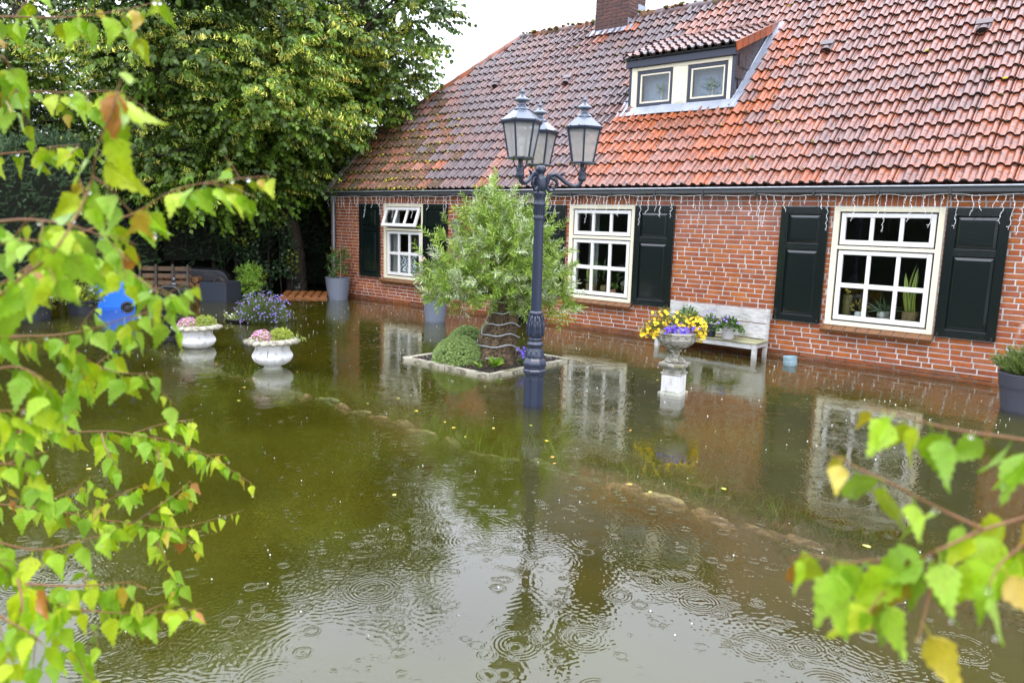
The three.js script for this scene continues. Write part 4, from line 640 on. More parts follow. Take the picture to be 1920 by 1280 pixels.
// ---------------------------------------------------------------- white urns with stonecrop
{
  const white = mat([0.82, 0.82, 0.81], 0.5, { map: T.urn, bumpMap: T.grain, bumpScale: 0.002 }), shell = mat([0.42, 0.40, 0.33], 0.85, { map: T.stone, bumpMap: T.grain, bumpScale: 0.01 });
  function urn(label, x, z, y, seed, ivy) {
    rnd = RNG(seed);
    const u = thing('white_urn', label, 'urn', [x, y, z]);
    const N = 96, prof = [[0.10, -0.2], [0.105, -0.02], [0.085, 0.0], [0.09, 0.015], [0.145, 0.035], [0.188, 0.065], [0.209, 0.10], [0.213, 0.125], [0.203, 0.15], [0.186, 0.175], [0.176, 0.20], [0.178, 0.23], [0.195, 0.255], [0.235, 0.268], [0.238, 0.278], [0.19, 0.28], [0, 0.275]];
    const g = lathe(prof.map((p) => [p[0], p[1]]), N), p = g.attributes.position;
    for (let i = 0; i < p.count; i++) { const yy = p.getY(i), a = Math.atan2(p.getZ(i), p.getX(i)), r = Math.hypot(p.getX(i), p.getZ(i)), k = smooth(yy, 0.02, 0.05) * smooth(yy, 0.115, 0.075), q = 1 - k * 0.07 * Math.max(0, Math.cos(a * 14)) ** 6; p.setX(i, p.getX(i) * q); p.setZ(i, p.getZ(i) * q); }
    g.computeVertexNormals(); part(u, 'bowl', worldUV(g, 1.3), white);
    const sc = []; for (let i = 0; i < 18; i++) { const a = i * 2 * PI / 18; sc.push(new THREE.SphereGeometry(1, 10, 8).scale(0.047, 0.024, 0.052).rotateZ(0).rotateX(0.35).translate(0, 0.281 + rr(-0.004, 0.004), 0.243).rotateY(a)); sc.push(new THREE.SphereGeometry(0.017, 6, 5).translate(0, 0.279, 0.283).rotateY(a + PI / 18)); } sc.push(new THREE.TorusGeometry(0.212, 0.022, 8, 40).rotateX(PI / 2).translate(0, 0.29, 0));
    part(u, 'scalloped_rim', sc.map((q) => worldUV(q, 2)), shell);
    const fl = flower(0.011, 5, [0.62, 0.30, 0.45], [0.75, 0.5, 0.6]), lf = spray(9, 0.03, leafShape(0.017, 0.009, 0.2, 0.1), { spread: 0.9, stem: 0, tone: 0.2 });
    const a0 = 0.86, c1 = V(-0.10 * Math.cos(a0), 0.285, 0.10 * Math.sin(a0)), c2 = V(0.085 * Math.cos(a0), 0.285, -0.085 * Math.sin(a0)).add(V(-0.02, 0, -0.02));
    const pk = part(u, 'pink_stonecrop', new THREE.SphereGeometry(1, 16, 8, 0, 2 * PI, 0, PI / 2).scale(0.115, 0.105, 0.115).translate(c1.x, c1.y, c1.z), mat([0.16, 0.17, 0.05], 0.9));
    domed(pk, 'flowers', c1.x, c1.y, c1.z, 0.127, 0.118, 0.127, 520, [fl], leafMat([1, 1, 1], 0.6), () => { const a = rr(0.7, 1.15); return lin(a, a * rr(0.85, 1.1), a); }, 0.28, 0.06);
    const gn = part(u, 'green_stonecrop', new THREE.SphereGeometry(1, 16, 8, 0, 2 * PI, 0, PI / 2).scale(0.115, 0.095, 0.115).translate(c2.x, c2.y, c2.z), mat([0.10, 0.14, 0.03], 0.9));
    domed(gn, 'leaves', c2.x, c2.y, c2.z, 0.122, 0.112, 0.122, 430, [lf], leafMat([1, 1, 1], 0.5), () => { const a = rr(0.75, 1.2); return lin(0.30 * a, 0.37 * a, 0.035 * a); }, 0.3, 0.12);
    domed(gn, 'leaves', 0, 0.275, 0, 0.20, 0.05, 0.20, 260, [lf], leafMat([1, 1, 1], 0.5), () => { const a = rr(0.6, 1.1); return lin(0.26 * a, 0.28 * a, 0.05 * a); }, 0.3);
    if (ivy) { const it = []; for (let i = 0; i < 40; i++) it.push([aim(V(0.14 + rr(-0.05, 0.14), 0.30 + rr(-0.03, 0.09) * rnd(), -0.14 + rr(-0.12, 0.06)), rdir().add(V(0, 0.4, 0)), rr(0.7, 1.6)), lin(0.22, 0.28, 0.05)]); instances(u, 'trailing_leaves', tint(leafShape(0.018, 0.014), [1, 1, 1]), leafMat([1, 1, 1]), it); part(u, 'crack', [tube([V(0.126, 0.25, 0.126), V(0.122, 0.2, 0.124), V(0.142, 0.15, 0.146), V(0.15, 0.12, 0.148)], 0.004, 12, 5)], mat([0.16, 0.16, 0.14], 0.9)); }
    return u;
  }
  urn('white fluted urn with pink stonecrop standing next to the black pillar box', -1.154, 5.175, -0.035, 101, false);
  urn('nearer white fluted urn with pink stonecrop, cracked on its right side', 0.515, 5.174, 0.0, 102, true);
}
// ---------------------------------------------------------------- stone pedestal with its bowl of yellow flowers
{
  rnd = RNG(111);
  const st = mat([0.62, 0.61, 0.57], 0.8, { map: T.stone, bumpMap: T.grain, bumpScale: 0.008 }), pale = mat([0.62, 0.62, 0.60], 0.75, { map: again(T.urn, 2.5, 1.2), bumpMap: T.grain, bumpScale: 0.006 }), old = mat([0.52, 0.51, 0.46], 0.85, { map: again(T.stone, 2, 2), bumpMap: T.grain, bumpScale: 0.014 });
  const P = thing('stone_pedestal', 'square pale stone pedestal rising from the water under the flower bowl', 'pedestal', [4.112, 0, 2.967], 0.16);
  part(P, 'plinth', [worldUV(rspan(-0.118, 0.118, -0.3, 0.0, -0.118, 0.118, 0.008)), worldUV(rspan(-0.095, 0.095, 0.0, 0.178, -0.095, 0.095, 0.008))], pale);
  part(P, 'panel', [[0, 1], [PI / 2, 1], [PI, 1], [-PI / 2, 1]].map(([a]) => worldUV(rspan(-0.062, 0.062, 0.01, 0.165, 0.088, 0.101, 0.006).rotateY(a))), pale);
  part(P, 'cornice', [worldUV(rspan(-0.106, 0.106, 0.178, 0.196, -0.106, 0.106, 0.006)), worldUV(rspan(-0.088, 0.088, 0.194, 0.24, -0.088, 0.088, 0.01)), worldUV(rspan(-0.104, 0.104, 0.238, 0.255, -0.104, 0.104, 0.006)), worldUV(rspan(-0.126, 0.126, 0.255, 0.292, -0.126, 0.126, 0.012))], st);
  const B = thing('stone_bowl', 'weathered stone garden bowl on the pedestal, fluted underneath', 'urn', [4.112, 0.292, 2.967]);
  part(B, 'foot', worldUV(lathe([[0, 0], [0.096, 0], [0.104, 0.012], [0.096, 0.026], [0.085, 0.036], [0.060, 0.05], [0.045, 0.075], [0.042, 0.10], [0.060, 0.112], [0.062, 0.124], [0.05, 0.132]], 32), 1.5), old);
  const bg = lathe([[0.045, 0.13], [0.085, 0.142], [0.13, 0.165], [0.165, 0.195], [0.186, 0.225], [0.192, 0.238], [0.186, 0.244], [0.190, 0.252], [0.196, 0.262], [0.190, 0.272], [0.204, 0.285], [0.207, 0.297], [0.198, 0.303], [0.175, 0.30], [0.16, 0.27], [0, 0.26]], 96), bp = bg.attributes.position;
  for (let i = 0; i < bp.count; i++) { const y = bp.getY(i), a = Math.atan2(bp.getZ(i), bp.getX(i)), k = smooth(y, 0.135, 0.155) * smooth(y, 0.236, 0.215), q = 1 + k * 0.05 * (Math.abs(Math.cos(a * 12)) - 0.6); if (Math.hypot(bp.getX(i), bp.getZ(i)) > 0.05) { bp.setX(i, bp.getX(i) * q); bp.setZ(i, bp.getZ(i) * q); } }
  bg.computeVertexNormals(); part(B, 'bowl', worldUV(bg, 1.5), old);
  const wp = thing('white_pot', 'white pot with a wavy rim set inside the stone bowl', 'plant pot', [4.125, 0.56, 2.955]);
  const wg = new THREE.CylinderGeometry(0.135, 0.12, 0.10, 48, 4, true), wq = wg.attributes.position; for (let i = 0; i < wq.count; i++) { const a = Math.atan2(wq.getZ(i), wq.getX(i)), y = wq.getY(i); if (y > 0.02) wq.setY(i, y - 0.018 * Math.max(0, Math.cos(a * 5)) ** 3); } wg.computeVertexNormals();
  part(wp, 'rim', wg.translate(0, 0.03, 0), mat([0.75, 0.75, 0.74], 0.5, { side: THREE.DoubleSide })); part(wp, 'soil', cyl(0.12, 0.12, 0.02, 0, 0.045, 0), mat([0.03, 0.025, 0.02], 0.9));
  const rt = V(0.757, 0, -0.653), fw = V(0.653, 0, 0.757), W = (a, y, f) => V(a * rt.x + f * fw.x, y, a * rt.z + f * fw.z);
  const yel = thing('bidens_plant', 'airy plant full of yellow flowers filling the stone bowl', 'flowers', [4.112, 0.60, 2.967]);
  const yf = flower(0.0165, 5, [0.80, 0.56, 0.01], [0.45, 0.22, 0.01]), lf = spray(9, 0.10, leafShape(0.028, 0.007, 0.2, 0.2), { spread: 0.7, tone: 0.3, stem: 0.0016 });
  const L = [], F = [];
  const blob = (a, y, f, r, ry, nl, nf) => { for (let i = 0; i < nl; i++) { const d = rdir(), p = W(a, y, f).add(V(d.x * r * rr(0.3, 0.95), d.y * ry * rr(0.3, 0.95), d.z * r * rr(0.3, 0.95))), g = rr(0.7, 1.2); L.push([aim(p.clone().addScaledVector(d, -0.04), d.add(V(0, 0.5, 0)).add(rdir().multiplyScalar(0.4)), rr(0.7, 1.1), rr(0, 6)), lin(0.19 * g, 0.23 * g, 0.03 * g)]); } for (let i = 0; i < nf; i++) { const d = rdir(), p = W(a, y, f).add(V(d.x * r, d.y * ry, d.z * r)), g = rr(0.85, 1.1); F.push([aim(p, d.clone().add(V(0.55, 0.25, 0.75)).add(rdir().multiplyScalar(0.3)), rr(0.75, 1.25), rr(0, 6)), lin(g, g * rr(0.9, 1.05), g)]); } };
  blob(0.175, 0.04, 0.05, 0.10, 0.10, 110, 95); blob(0.21, -0.02, 0.05, 0.06, 0.07, 40, 40); blob(-0.20, 0.03, 0.02, 0.10, 0.08, 95, 46); blob(-0.30, -0.02, 0.02, 0.06, 0.05, 40, 24); blob(0, 0.07, 0, 0.14, 0.08, 130, 34); blob(-0.12, 0.14, 0, 0.07, 0.06, 40, 12); blob(0.14, 0.12, 0, 0.06, 0.05, 40, 18);
  for (const [a, y] of [[-0.145, 0.20], [-0.135, 0.19], [-0.125, 0.175], [-0.265, 0.185], [-0.03, 0.19], [-0.24, -0.055], [-0.35, -0.035], [0.225, -0.055], [0.235, -0.03]]) F.push([aim(W(a, y, 0.1), V(0.65, 0.3, 0.75), 1.2, rr(0, 6)), lin(1, 1, 1)]);
  instances(yel, 'foliage', lf, foliage([1, 1, 1], 0.3), L); instances(yel, 'flowers', yf, leafMat([1, 1, 1], 0.5), F);
  const lob = thing('lobelia', 'deep blue lobelia flowers spilling over the front of the stone bowl', 'flowers', [4.112, 0.60, 2.967]); const F2 = [], L2 = [], vf = flower(0.0135, 5, [0.10, 0.055, 0.62], [0.5, 0.5, 0.8]);
  for (let i = 0; i < 105; i++) { const a = rr(-0.15, 0.13), p = W(a + (i % 9 === 0 ? rr(-0.1, 0.1) : 0), rr(-0.015, 0.055) + (i % 9 === 0 ? rr(0, 0.06) : 0), 0.10 + rr(0, 0.08)); F2.push([aim(p, V(0.65, 0.35, 0.75).add(rdir().multiplyScalar(0.5)), rr(0.7, 1.2), rr(0, 6)), lin(rr(0.7, 1.6), rr(0.7, 1.2), rr(0.7, 1.1))]); }
  for (let i = 0; i < 90; i++) { const g = rr(0.7, 1.2); L2.push([aim(W(rr(-0.16, 0.14), rr(-0.03, 0.03), rr(0.05, 0.16)), rdir().add(V(0, 0.7, 0)), rr(0.4, 0.8), rr(0, 6)), lin(0.16 * g, 0.10 * g, 0.06 * g)]); }
  instances(lob, 'flowers', vf, leafMat([1, 1, 1], 0.5), F2); instances(lob, 'foliage', lf, leafMat([1, 1, 1], 0.5), L2);
}
// ---------------------------------------------------------------- bench and its pots
{
  rnd = RNG(121);
  const wood = mat([0.62, 0.62, 0.60], 0.7, { map: T.wood, bumpMap: T.woodBump, bumpScale: 0.003 }), algae = mat([0.40, 0.39, 0.22], 0.7, { map: T.wood, bumpMap: T.woodBump, bumpScale: 0.003 });
  const B = thing('bench', 'weathered white wooden garden bench against the brick wall, its feet flooded', 'bench', [3.18, 0, 0.30]), X = 0.69;
  const wuv = (g) => worldUV(g, 1.2);
  for (const s of [-1, 1]) { part(B, 'leg', wuv(rspan(s * X - 0.028, s * X + 0.028, -0.28, 0.175, 0.16, 0.215)), wood); part(B, 'leg', wuv(rbox(0.05, 0.90, 0.05, 0.005, s * (X - 0.004), 0.15, -0.145).rotateX(-0.05)), wood); part(B, 'side_rail', wuv(rspan(s * X - 0.02, s * X + 0.02, 0.12, 0.172, -0.13, 0.16)), wood); }
  part(B, 'apron', wuv(rspan(-X + 0.028, X - 0.028, 0.108, 0.172, 0.175, 0.205)), wood);
  for (let i = 0; i < 3; i++) part(B, 'seat_slat', wuv(rspan(-X - 0.035, X + 0.035, 0.175, 0.197 + rr(-0.001, 0.001), 0.225 - (i + 1) * 0.122, 0.225 - i * 0.122 - 0.006)), algae);
  for (const [a, b] of [[0.215, 0.405], [0.415, 0.59]]) part(B, 'back_slat', wuv(rbox(2 * X + 0.01, b - a, 0.024, 0.004, 0, (a + b) / 2, -0.118).rotateX(-0.05)), wood);
  // pots on the seat
  const lf = leafShape(0.05, 0.028, 0.25, 0.25, 0.5);
  const pot = (name, label, x, z, r0, r1, h, m, rim) => { const p = thing(name, label, 'plant pot', [x, 0.198, z]); part(p, 'pot_body', lathe([[0, 0], [r0, 0], [r0 + 0.004, 0.006], [r1, h - rim], [r1 + 0.006, h - rim + 0.002], [r1 + 0.007, h], [r1 - 0.004, h], [r1 - 0.008, h - 0.02], [0, h - 0.02]], 32), m); return p; };
  pot('grey_pot', 'light grey plastic pot standing on the bench', 3.50, 0.47, 0.066, 0.082, 0.148, mat([0.42, 0.41, 0.41], 0.45), 0.02);
  pot('dark_pot', 'dark blue-black plastic pot on the bench beside the grey pot', 3.235, 0.44, 0.062, 0.082, 0.155, mat([0.018, 0.022, 0.035], 0.4), 0.02);
  const bushy = (label, x, y, z, rx, ry, n, c, droop) => { const t = thing('petunia', label, 'plant', [x, y, z]), it = []; for (let i = 0; i < n; i++) { const d = rdir(), k = rr(0.3, 1); const p = V(d.x * rx * k, Math.abs(d.y) * ry * k - droop * (d.x * d.x + d.z * d.z) * k * k, d.z * rx * k), g = rr(0.6, 1.25); it.push([aim(p, d.add(V(0, 0.3, 0)), rr(0.6, 1.1), rr(0, 6)), lin(c[0] * g, c[1] * g, c[2] * g)]); } instances(t, 'leaves', tint(lf.clone(), [1, 1, 1]), foliage([1, 1, 1], 0.25), it); return t; };
  const f1 = bushy('bushy green petunia with a few violet flowers in the grey pot', 3.50, 0.37, 0.47, 0.185, 0.12, 420, [0.075, 0.15, 0.025], 0.10);
  const vf = flower(0.018, 5, [0.22, 0.12, 0.62], [0.6, 0.6, 0.8]); instances(f1, 'flowers', vf, leafMat([1, 1, 1], 0.5), [[0.0, 0.11, 0.05], [0.02, 0.07, 0.12], [-0.07, 0.04, 0.14], [0.13, 0.05, 0.02], [-0.03, 0.085, 0.09]].map((p) => [aim(V(...p), V(0.5, 0.4, 0.8), 1), lin(1, 1, 1)]));
  const f2 = bushy('thin green plant with small violet blooms in the dark pot', 3.235, 0.375, 0.44, 0.10, 0.12, 130, [0.10, 0.18, 0.03], 0.02);
  instances(f2, 'flowers', vf, leafMat([1, 1, 1], 0.5), [[-0.02, 0.15, 0.05], [0.03, 0.16, 0], [-0.08, 0.1, 0.04], [0.06, 0.08, 0.06]].map((p) => [aim(V(...p), V(0.5, 0.4, 0.8), 0.8), lin(1, 1, 1)]));
  const f3 = thing('green_pot_plant', 'round green plant on the left end of the bench behind the yellow flowers', 'plant', [2.86, 0.2, 0.36]); part(f3, 'pot_body', lathe([[0, 0], [0.06, 0], [0.075, 0.14], [0, 0.13]], 24), M.iron);
  { const it = []; for (let i = 0; i < 300; i++) { const d = rdir(), k = rr(0.4, 1), g = rr(0.6, 1.2); it.push([aim(V(d.x * 0.14 * k, 0.16 + Math.abs(d.y) * 0.2 * k, d.z * 0.14 * k), d.add(V(0, 0.3, 0)), rr(0.6, 1), rr(0, 6)), lin(0.09 * g, 0.19 * g, 0.03 * g)]); } instances(f3, 'leaves', tint(lf.clone(), [1, 1, 1]), foliage([1, 1, 1], 0.25), it); }
  // tin floating by the wall
  const can = thing('tin_can', 'pale blue open tin floating by the foot of the wall', 'tin', [4.335, -0.02, 0.50], 0.4); can.rotation.z = 0.06;
  part(can, 'can_body', [lathe([[0, 0.0], [0.078, 0.0], [0.08, 0.004], [0.08, 0.10], [0.084, 0.104], [0.08, 0.108], [0.077, 0.10], [0.076, 0.02], [0, 0.018]], 28)], mat([0.30, 0.46, 0.52], 0.4, { map: T.mottle }));
  part(can, 'hoop', new THREE.TorusGeometry(0.081, 0.003, 6, 28).rotateX(PI / 2).translate(0, 0.05, 0), mat([0.4, 0.42, 0.42], 0.35, { metalness: 0.5 }));
}
{ // ---- dark tub with lavender at the right edge
  rnd = RNG(131);
  const P = thing('dark_tub', 'large dark grey round plastic tub with a thick rim by the right shutter', 'plant pot', [6.79, 0, 1.20]);
  part(P, 'tub', lathe([[0.15, -0.28], [0.185, 0.0], [0.215, 0.22], [0.224, 0.225], [0.236, 0.34], [0.24, 0.35], [0.226, 0.352], [0.218, 0.33], [0, 0.32]], 48), mat([0.048, 0.05, 0.068], 0.42, { bumpMap: T.grain, bumpScale: 0.001 }));
  const lv = thing('lavender', 'spiky grey-green lavender bush growing in the dark tub', 'shrub', [6.79, 0.33, 1.20]), lf = leafShape(0.042, 0.006, 0.2, 0.1, 0.5), sp = [0, 1].map(() => spray(22, 0.17, lf, { spread: 0.5, tone: 0.25, stem: 0.002 })), lists = [[], []];
  for (let i = 0; i < 520; i++) { const d = rdir(); d.y = Math.abs(d.y) * 0.8 + 0.15; const p = V(d.x * 0.20 * rnd(), d.y * 0.10 * rnd(), d.z * 0.20 * rnd()), g = rr(0.7, 1.2); lists[i % 2].push([aim(p, d.add(V(0, 0.35, 0)), rr(0.8, 1.25), rr(0, 6)), lin(0.16 * g, 0.235 * g, 0.05 * g)]); }
  sp.forEach((g, i) => instances(lv, 'foliage', g, foliage([1, 1, 1], 0.25), lists[i]));
  const stalk = [], head = []; for (let i = 0; i < 9; i++) { const d = V(rr(-0.6, 0.6), 1, rr(-0.3, 0.6)).normalize(), b = V(rr(-0.12, 0.05), 0.1, rr(-0.05, 0.12)), l = rr(0.22, 0.42), e = b.clone().addScaledVector(d, l); stalk.push(tube([b, b.clone().lerp(e, 0.5).add(V(0, 0.01, 0)), e], 0.0018, 6, 4)); head.push(new THREE.SphereGeometry(1, 6, 5).scale(0.006, 0.022, 0.006).applyMatrix4(aim(e, d))); }
  part(lv, 'stalk', stalk, mat([0.25, 0.3, 0.12], 0.6)); part(lv, 'flower_head', head, mat([0.24, 0.22, 0.28], 0.7));
}
// ---------------------------------------------------------------- ribbed planters along the facade
{
  rnd = RNG(141);
  const pm = mat([0.16, 0.185, 0.235], 0.45, { map: T.paint }), soil = mat([0.03, 0.025, 0.02], 0.9);
  const ribbed = (label, x, z, r0, r1, h, turn = 0) => { // square-ish tub with vertical ribs and a smooth corner seam
    const p = thing('ribbed_planter', label, 'planter', [x, 0, z], turn); const N = 160, pr = [[r0 * 0.9, -0.28], [r0, 0], [lerp(r0, r1, 0.5) + 0.004, h * 0.5], [r1, h], [r1 + 0.006, h + 0.004], [r1 + 0.004, h + 0.012], [r1 - 0.015, h + 0.010], [r1 - 0.02, h - 0.03], [0, h - 0.03]];
    const g = lathe(pr, N), q = g.attributes.position; for (let i = 0; i < q.count; i++) { const y = q.getY(i), a = Math.atan2(q.getZ(i), q.getX(i)), r = Math.hypot(q.getX(i), q.getZ(i)); if (r < r0 * 0.8 || y > h) continue; const k = 1 - 0.022 * (Math.cos(a * 40) > 0.2 ? 1 : 0); q.setX(i, q.getX(i) * k); q.setZ(i, q.getZ(i) * k); }
    g.computeVertexNormals(); part(p, 'tub', g, pm); part(p, 'soil', cyl(r1 - 0.03, r1 - 0.03, 0.01, 0, h - 0.02, 0, 24), soil); return p;
  };
  ribbed('grey-blue ribbed planter at the far left corner of the house under the downpipe', -4.93, 0.36, 0.195, 0.247, 0.405);
  ribbed('grey-blue ribbed planter below the left window, in front of the wall', -1.266, 1.12, 0.165, 0.187, 0.335, 0.3);
  ribbed('grey-blue ribbed planter half hidden behind the olive trunk', -0.28, 0.55, 0.165, 0.187, 0.335, 0.1);
  const lf = leafShape(0.06, 0.032, 0.3, 0.25, 0.5), sp = [0, 1].map(() => spray(9, 0.16, lf, { spread: 0.8, tone: 0.3, stem: 0.002 }));
  const bush = (name, label, x, y, z, lobes, n, c, m = foliage([1, 1, 1], 0.28), s = 1, geos = sp) => { const t = thing(name, label, 'plant', [x, y, z]), l = geos.map(() => []); for (let i = 0; i < n; i++) { const [a, b, d, r, ry] = pick(lobes), u = rdir(), k = rr(0.3, 0.95), g = rr(0.6, 1.25); l[i % geos.length].push([aim(V(a + u.x * r * k, b + u.y * ry * k, d + u.z * r * k), u.add(V(0, 0.5, 0)), s * rr(0.6, 1.1), rr(0, 6)), lin(c[0] * g, c[1] * g, c[2] * g)]); } geos.forEach((g, i) => instances(t, 'foliage', g, m, l[i])); return t; };
  const rose = bush('rose_bush', 'glossy green climbing rose tied to canes in the far planter', -4.93, 0.4, 0.36, [[0, 0.12, 0, 0.12, 0.14], [0.05, 0.3, 0, 0.15, 0.12], [-0.12, 0.36, 0, 0.12, 0.1], [0.1, 0.44, 0, 0.14, 0.08], [-0.05, 0.2, 0, 0.1, 0.15]], 95, [0.075, 0.16, 0.03], foliage([1, 1, 1], 0.2, 0.3));
  part(rose, 'cane', [limb([V(-0.09, 0, 0), V(-0.08, 0.5, 0)], [0.007, 0.006], 6), limb([V(0.09, 0, 0), V(0.1, 0.5, 0)], [0.007, 0.006], 6), limb([V(-0.1, 0.28, 0.01), V(0.12, 0.26, 0.01)], [0.006, 0.006], 6)], mat([0.35, 0.25, 0.14], 0.7));
  part(rose, 'blossom', [ball(0.022, -0.06, 0.56, 0.05, 8, 6), ball(0.015, -0.03, 0.53, 0.05, 8, 6)], mat([0.45, 0.08, 0.04], 0.6));
  const ol = bush('oleander', 'loose green oleander with a few pale pink flowers in the middle planter', -1.266, 0.33, 1.12, [[-0.05, 0.2, 0, 0.22, 0.2], [0.12, 0.4, 0, 0.26, 0.2], [-0.2, 0.34, 0.05, 0.16, 0.14], [0.1, 0.12, 0.1, 0.26, 0.12], [0.2, 0.6, -0.05, 0.15, 0.12]], 240, [0.15, 0.23, 0.06], foliage([1, 1, 1], 0.3), 1, [0, 1].map(() => spray(13, 0.17, leafShape(0.085, 0.017, 0.2, 0.1), { spread: 0.6, tone: 0.25 })));
  instances(ol, 'flowers', flower(0.022, 5, [0.62, 0.32, 0.38], [0.7, 0.5, 0.3]), leafMat([1, 1, 1], 0.5), [[-0.22, 0.66, 0.05], [-0.2, 0.62, 0.1], [-0.31, 0.4, 0.1], [-0.28, 0.36, 0.12], [0.0, 0.72, 0.1], [0.12, 0.68, 0.05]].map((p) => [aim(V(...p), V(0.4, 0.4, 0.8), 1.1), lin(1, 1, 1)]));
  bush('potted_shrub', 'green shrub in the planter hidden behind the olive trunk', -0.28, 0.33, 0.55, [[0, 0.18, 0, 0.18, 0.16]], 60, [0.12, 0.19, 0.05]);
  // ---- left side of the garden
  const box1 = bush('leafy_shrub', 'bright green rounded shrub behind the lavender-blue flowers', -6.25, 0.03, 1.55, [[0, 0.25, 0, 0.26, 0.22], [0.14, 0.2, 0.1, 0.2, 0.18], [-0.12, 0.42, 0, 0.13, 0.12], [0.05, 0.44, -0.05, 0.15, 0.12]], 330, [0.34, 0.56, 0.07], foliage([1, 1, 1], 0.3), 0.85);
  part(box1, 'stem', limb([V(0, -0.3, 0), V(0.01, 0.3, 0)], [0.03, 0.012], 6), mat([0.1, 0.08, 0.05], 0.9));
  const aster = thing('blue_aster', 'loose cushion of small blue-violet flowers standing in the water', 'flowers', [-2.72, 0, 3.36]), al = [[], []], af = [], asp = [0, 1].map(() => spray(15, 0.17, leafShape(0.04, 0.006, 0.2, 0.1), { spread: 0.5, tone: 0.3, stem: 0.0022 })), ah = flower(0.0145, 7, [0.19, 0.15, 0.40], [0.35, 0.3, 0.5]);
  for (let i = 0; i < 950; i++) { const d = rdir(); d.y = Math.abs(d.y); const k = 0.25 + 0.7 * rnd(), p = V(d.x * 0.36 * k, d.y * 0.36 * k - 0.02, d.z * 0.36 * k), g = rr(0.6, 1.2); al[i % 2].push([aim(p, d.clone().add(V(0, 0.45, 0)), rr(0.6, 1.0), rr(0, 6)), lin(0.11 * g, 0.17 * g, 0.055 * g)]); if (i < 300) { const e = V(d.x * 0.43, d.y * 0.43 + 0.02, d.z * 0.43).multiplyScalar(rr(0.86, 1.1)); af.push([aim(e, d.add(V(0.4, 0.3, 0.5)), rr(0.7, 1.2), rr(0, 6)), lin(rr(0.5, 1.0), rr(0.5, 0.9), rr(0.55, 1.0))]); } }
  asp.forEach((g, i) => instances(aster, 'foliage', g, leafMat([1, 1, 1], 0.5), al[i])); instances(aster, 'flowers', ah, leafMat([1, 1, 1], 0.6), af);
  const dish = thing('black_dish', 'shallow black dish with small white flowers floating beside the blue flower cushion', 'dish', [-2.98, 0, 3.62]); part(dish, 'bowl', lathe([[0, -0.02], [0.16, -0.02], [0.2, 0.035], [0.205, 0.04], [0.195, 0.04], [0.15, 0.0], [0, 0.0]], 32).scale(1.3, 1, 0.9), M.iron);
  { const it = [], it2 = []; for (let i = 0; i < 36; i++) it.push([aim(V(rr(-0.24, 0.05), 0.02, rr(-0.1, 0.12)), rdir().add(V(0, 0.8, 0)), rr(0.5, 0.9), rr(0, 6)), lin(0.2, 0.24, 0.06)]); for (let i = 0; i < 14; i++) it2.push([aim(V(rr(-0.22, 0.0), rr(0.05, 0.13), rr(-0.1, 0.1)), rdir().add(V(0.3, 0.6, 0.4)), 1, 0), lin(1, 1, 1)]); instances(dish, 'foliage', sp[0], leafMat([1, 1, 1], 0.5), it.slice(0, 20)); instances(dish, 'flowers', flower(0.016, 5, [0.7, 0.7, 0.68], [0.6, 0.5, 0.1]), leafMat([1, 1, 1], 0.5), it2); }
}
{ // ---- black pillar letterbox
  rnd = RNG(151);
  const bm = mat([0.012, 0.012, 0.013], 0.22, { clearcoat: 0.4 }), P = thing('pillar_letterbox', 'black cast iron pillar letterbox with an arched lid, half flooded behind the white urn', 'letterbox', [-1.74, 0, 5.16], 0.62);
  part(P, 'plinth', [rspan(-0.15, 0.15, -0.3, 0.30, -0.13, 0.13, 0.01), rspan(-0.175, 0.175, 0.30, 0.335, -0.15, 0.15, 0.008)], bm);
  part(P, 'relief', [...[0.07, 0.105].map((r) => new THREE.TorusGeometry(r, 0.007, 6, 28).translate(0, 0.13, 0.132)), ball(0.03, 0, 0.13, 0.13, 10, 8), ...[0, 1, 2, 3, 4, 5].map((i) => ball(0.014, 0.086 * Math.cos(i * PI / 3), 0.13 + 0.086 * Math.sin(i * PI / 3), 0.132, 6, 5)), ...[0.03, 0.1, 0.17, 0.24].map((y) => rspan(0.149, 0.157, y, y + 0.045, -0.07, 0.07, 0.003))], bm);
  part(P, 'body', [rspan(-0.135, 0.135, 0.335, 0.53, -0.115, 0.115, 0.01), rspan(-0.175, 0.175, 0.525, 0.56, -0.15, 0.15, 0.008), ...[-5, -4, -3, -2, -1, 0, 1, 2, 3, 4, 5].map((i) => ball(0.012, i * 0.03, 0.543, 0.152, 6, 5))], bm);
  const lid = new THREE.Shape(); lid.moveTo(-0.155, 0.56); lid.quadraticCurveTo(-0.15, 0.69, -0.05, 0.70); lid.lineTo(0.05, 0.70); lid.quadraticCurveTo(0.15, 0.69, 0.155, 0.56); part(P, 'lid', new THREE.ExtrudeGeometry(lid, { depth: 0.26, bevelEnabled: true, bevelSize: 0.006, bevelThickness: 0.006, bevelSegments: 1, curveSegments: 10 }).translate(0, 0, -0.13), bm);
  part(P, 'letter_slot', rspan(-0.09, 0.09, 0.455, 0.475, 0.11, 0.122, 0.004), M.black); part(P, 'finial', lathe([[0.03, 0.70], [0.045, 0.71], [0.03, 0.73], [0.016, 0.745], [0.026, 0.765], [0.02, 0.785], [0.008, 0.80], [0, 0.81]], 16), bm);
}
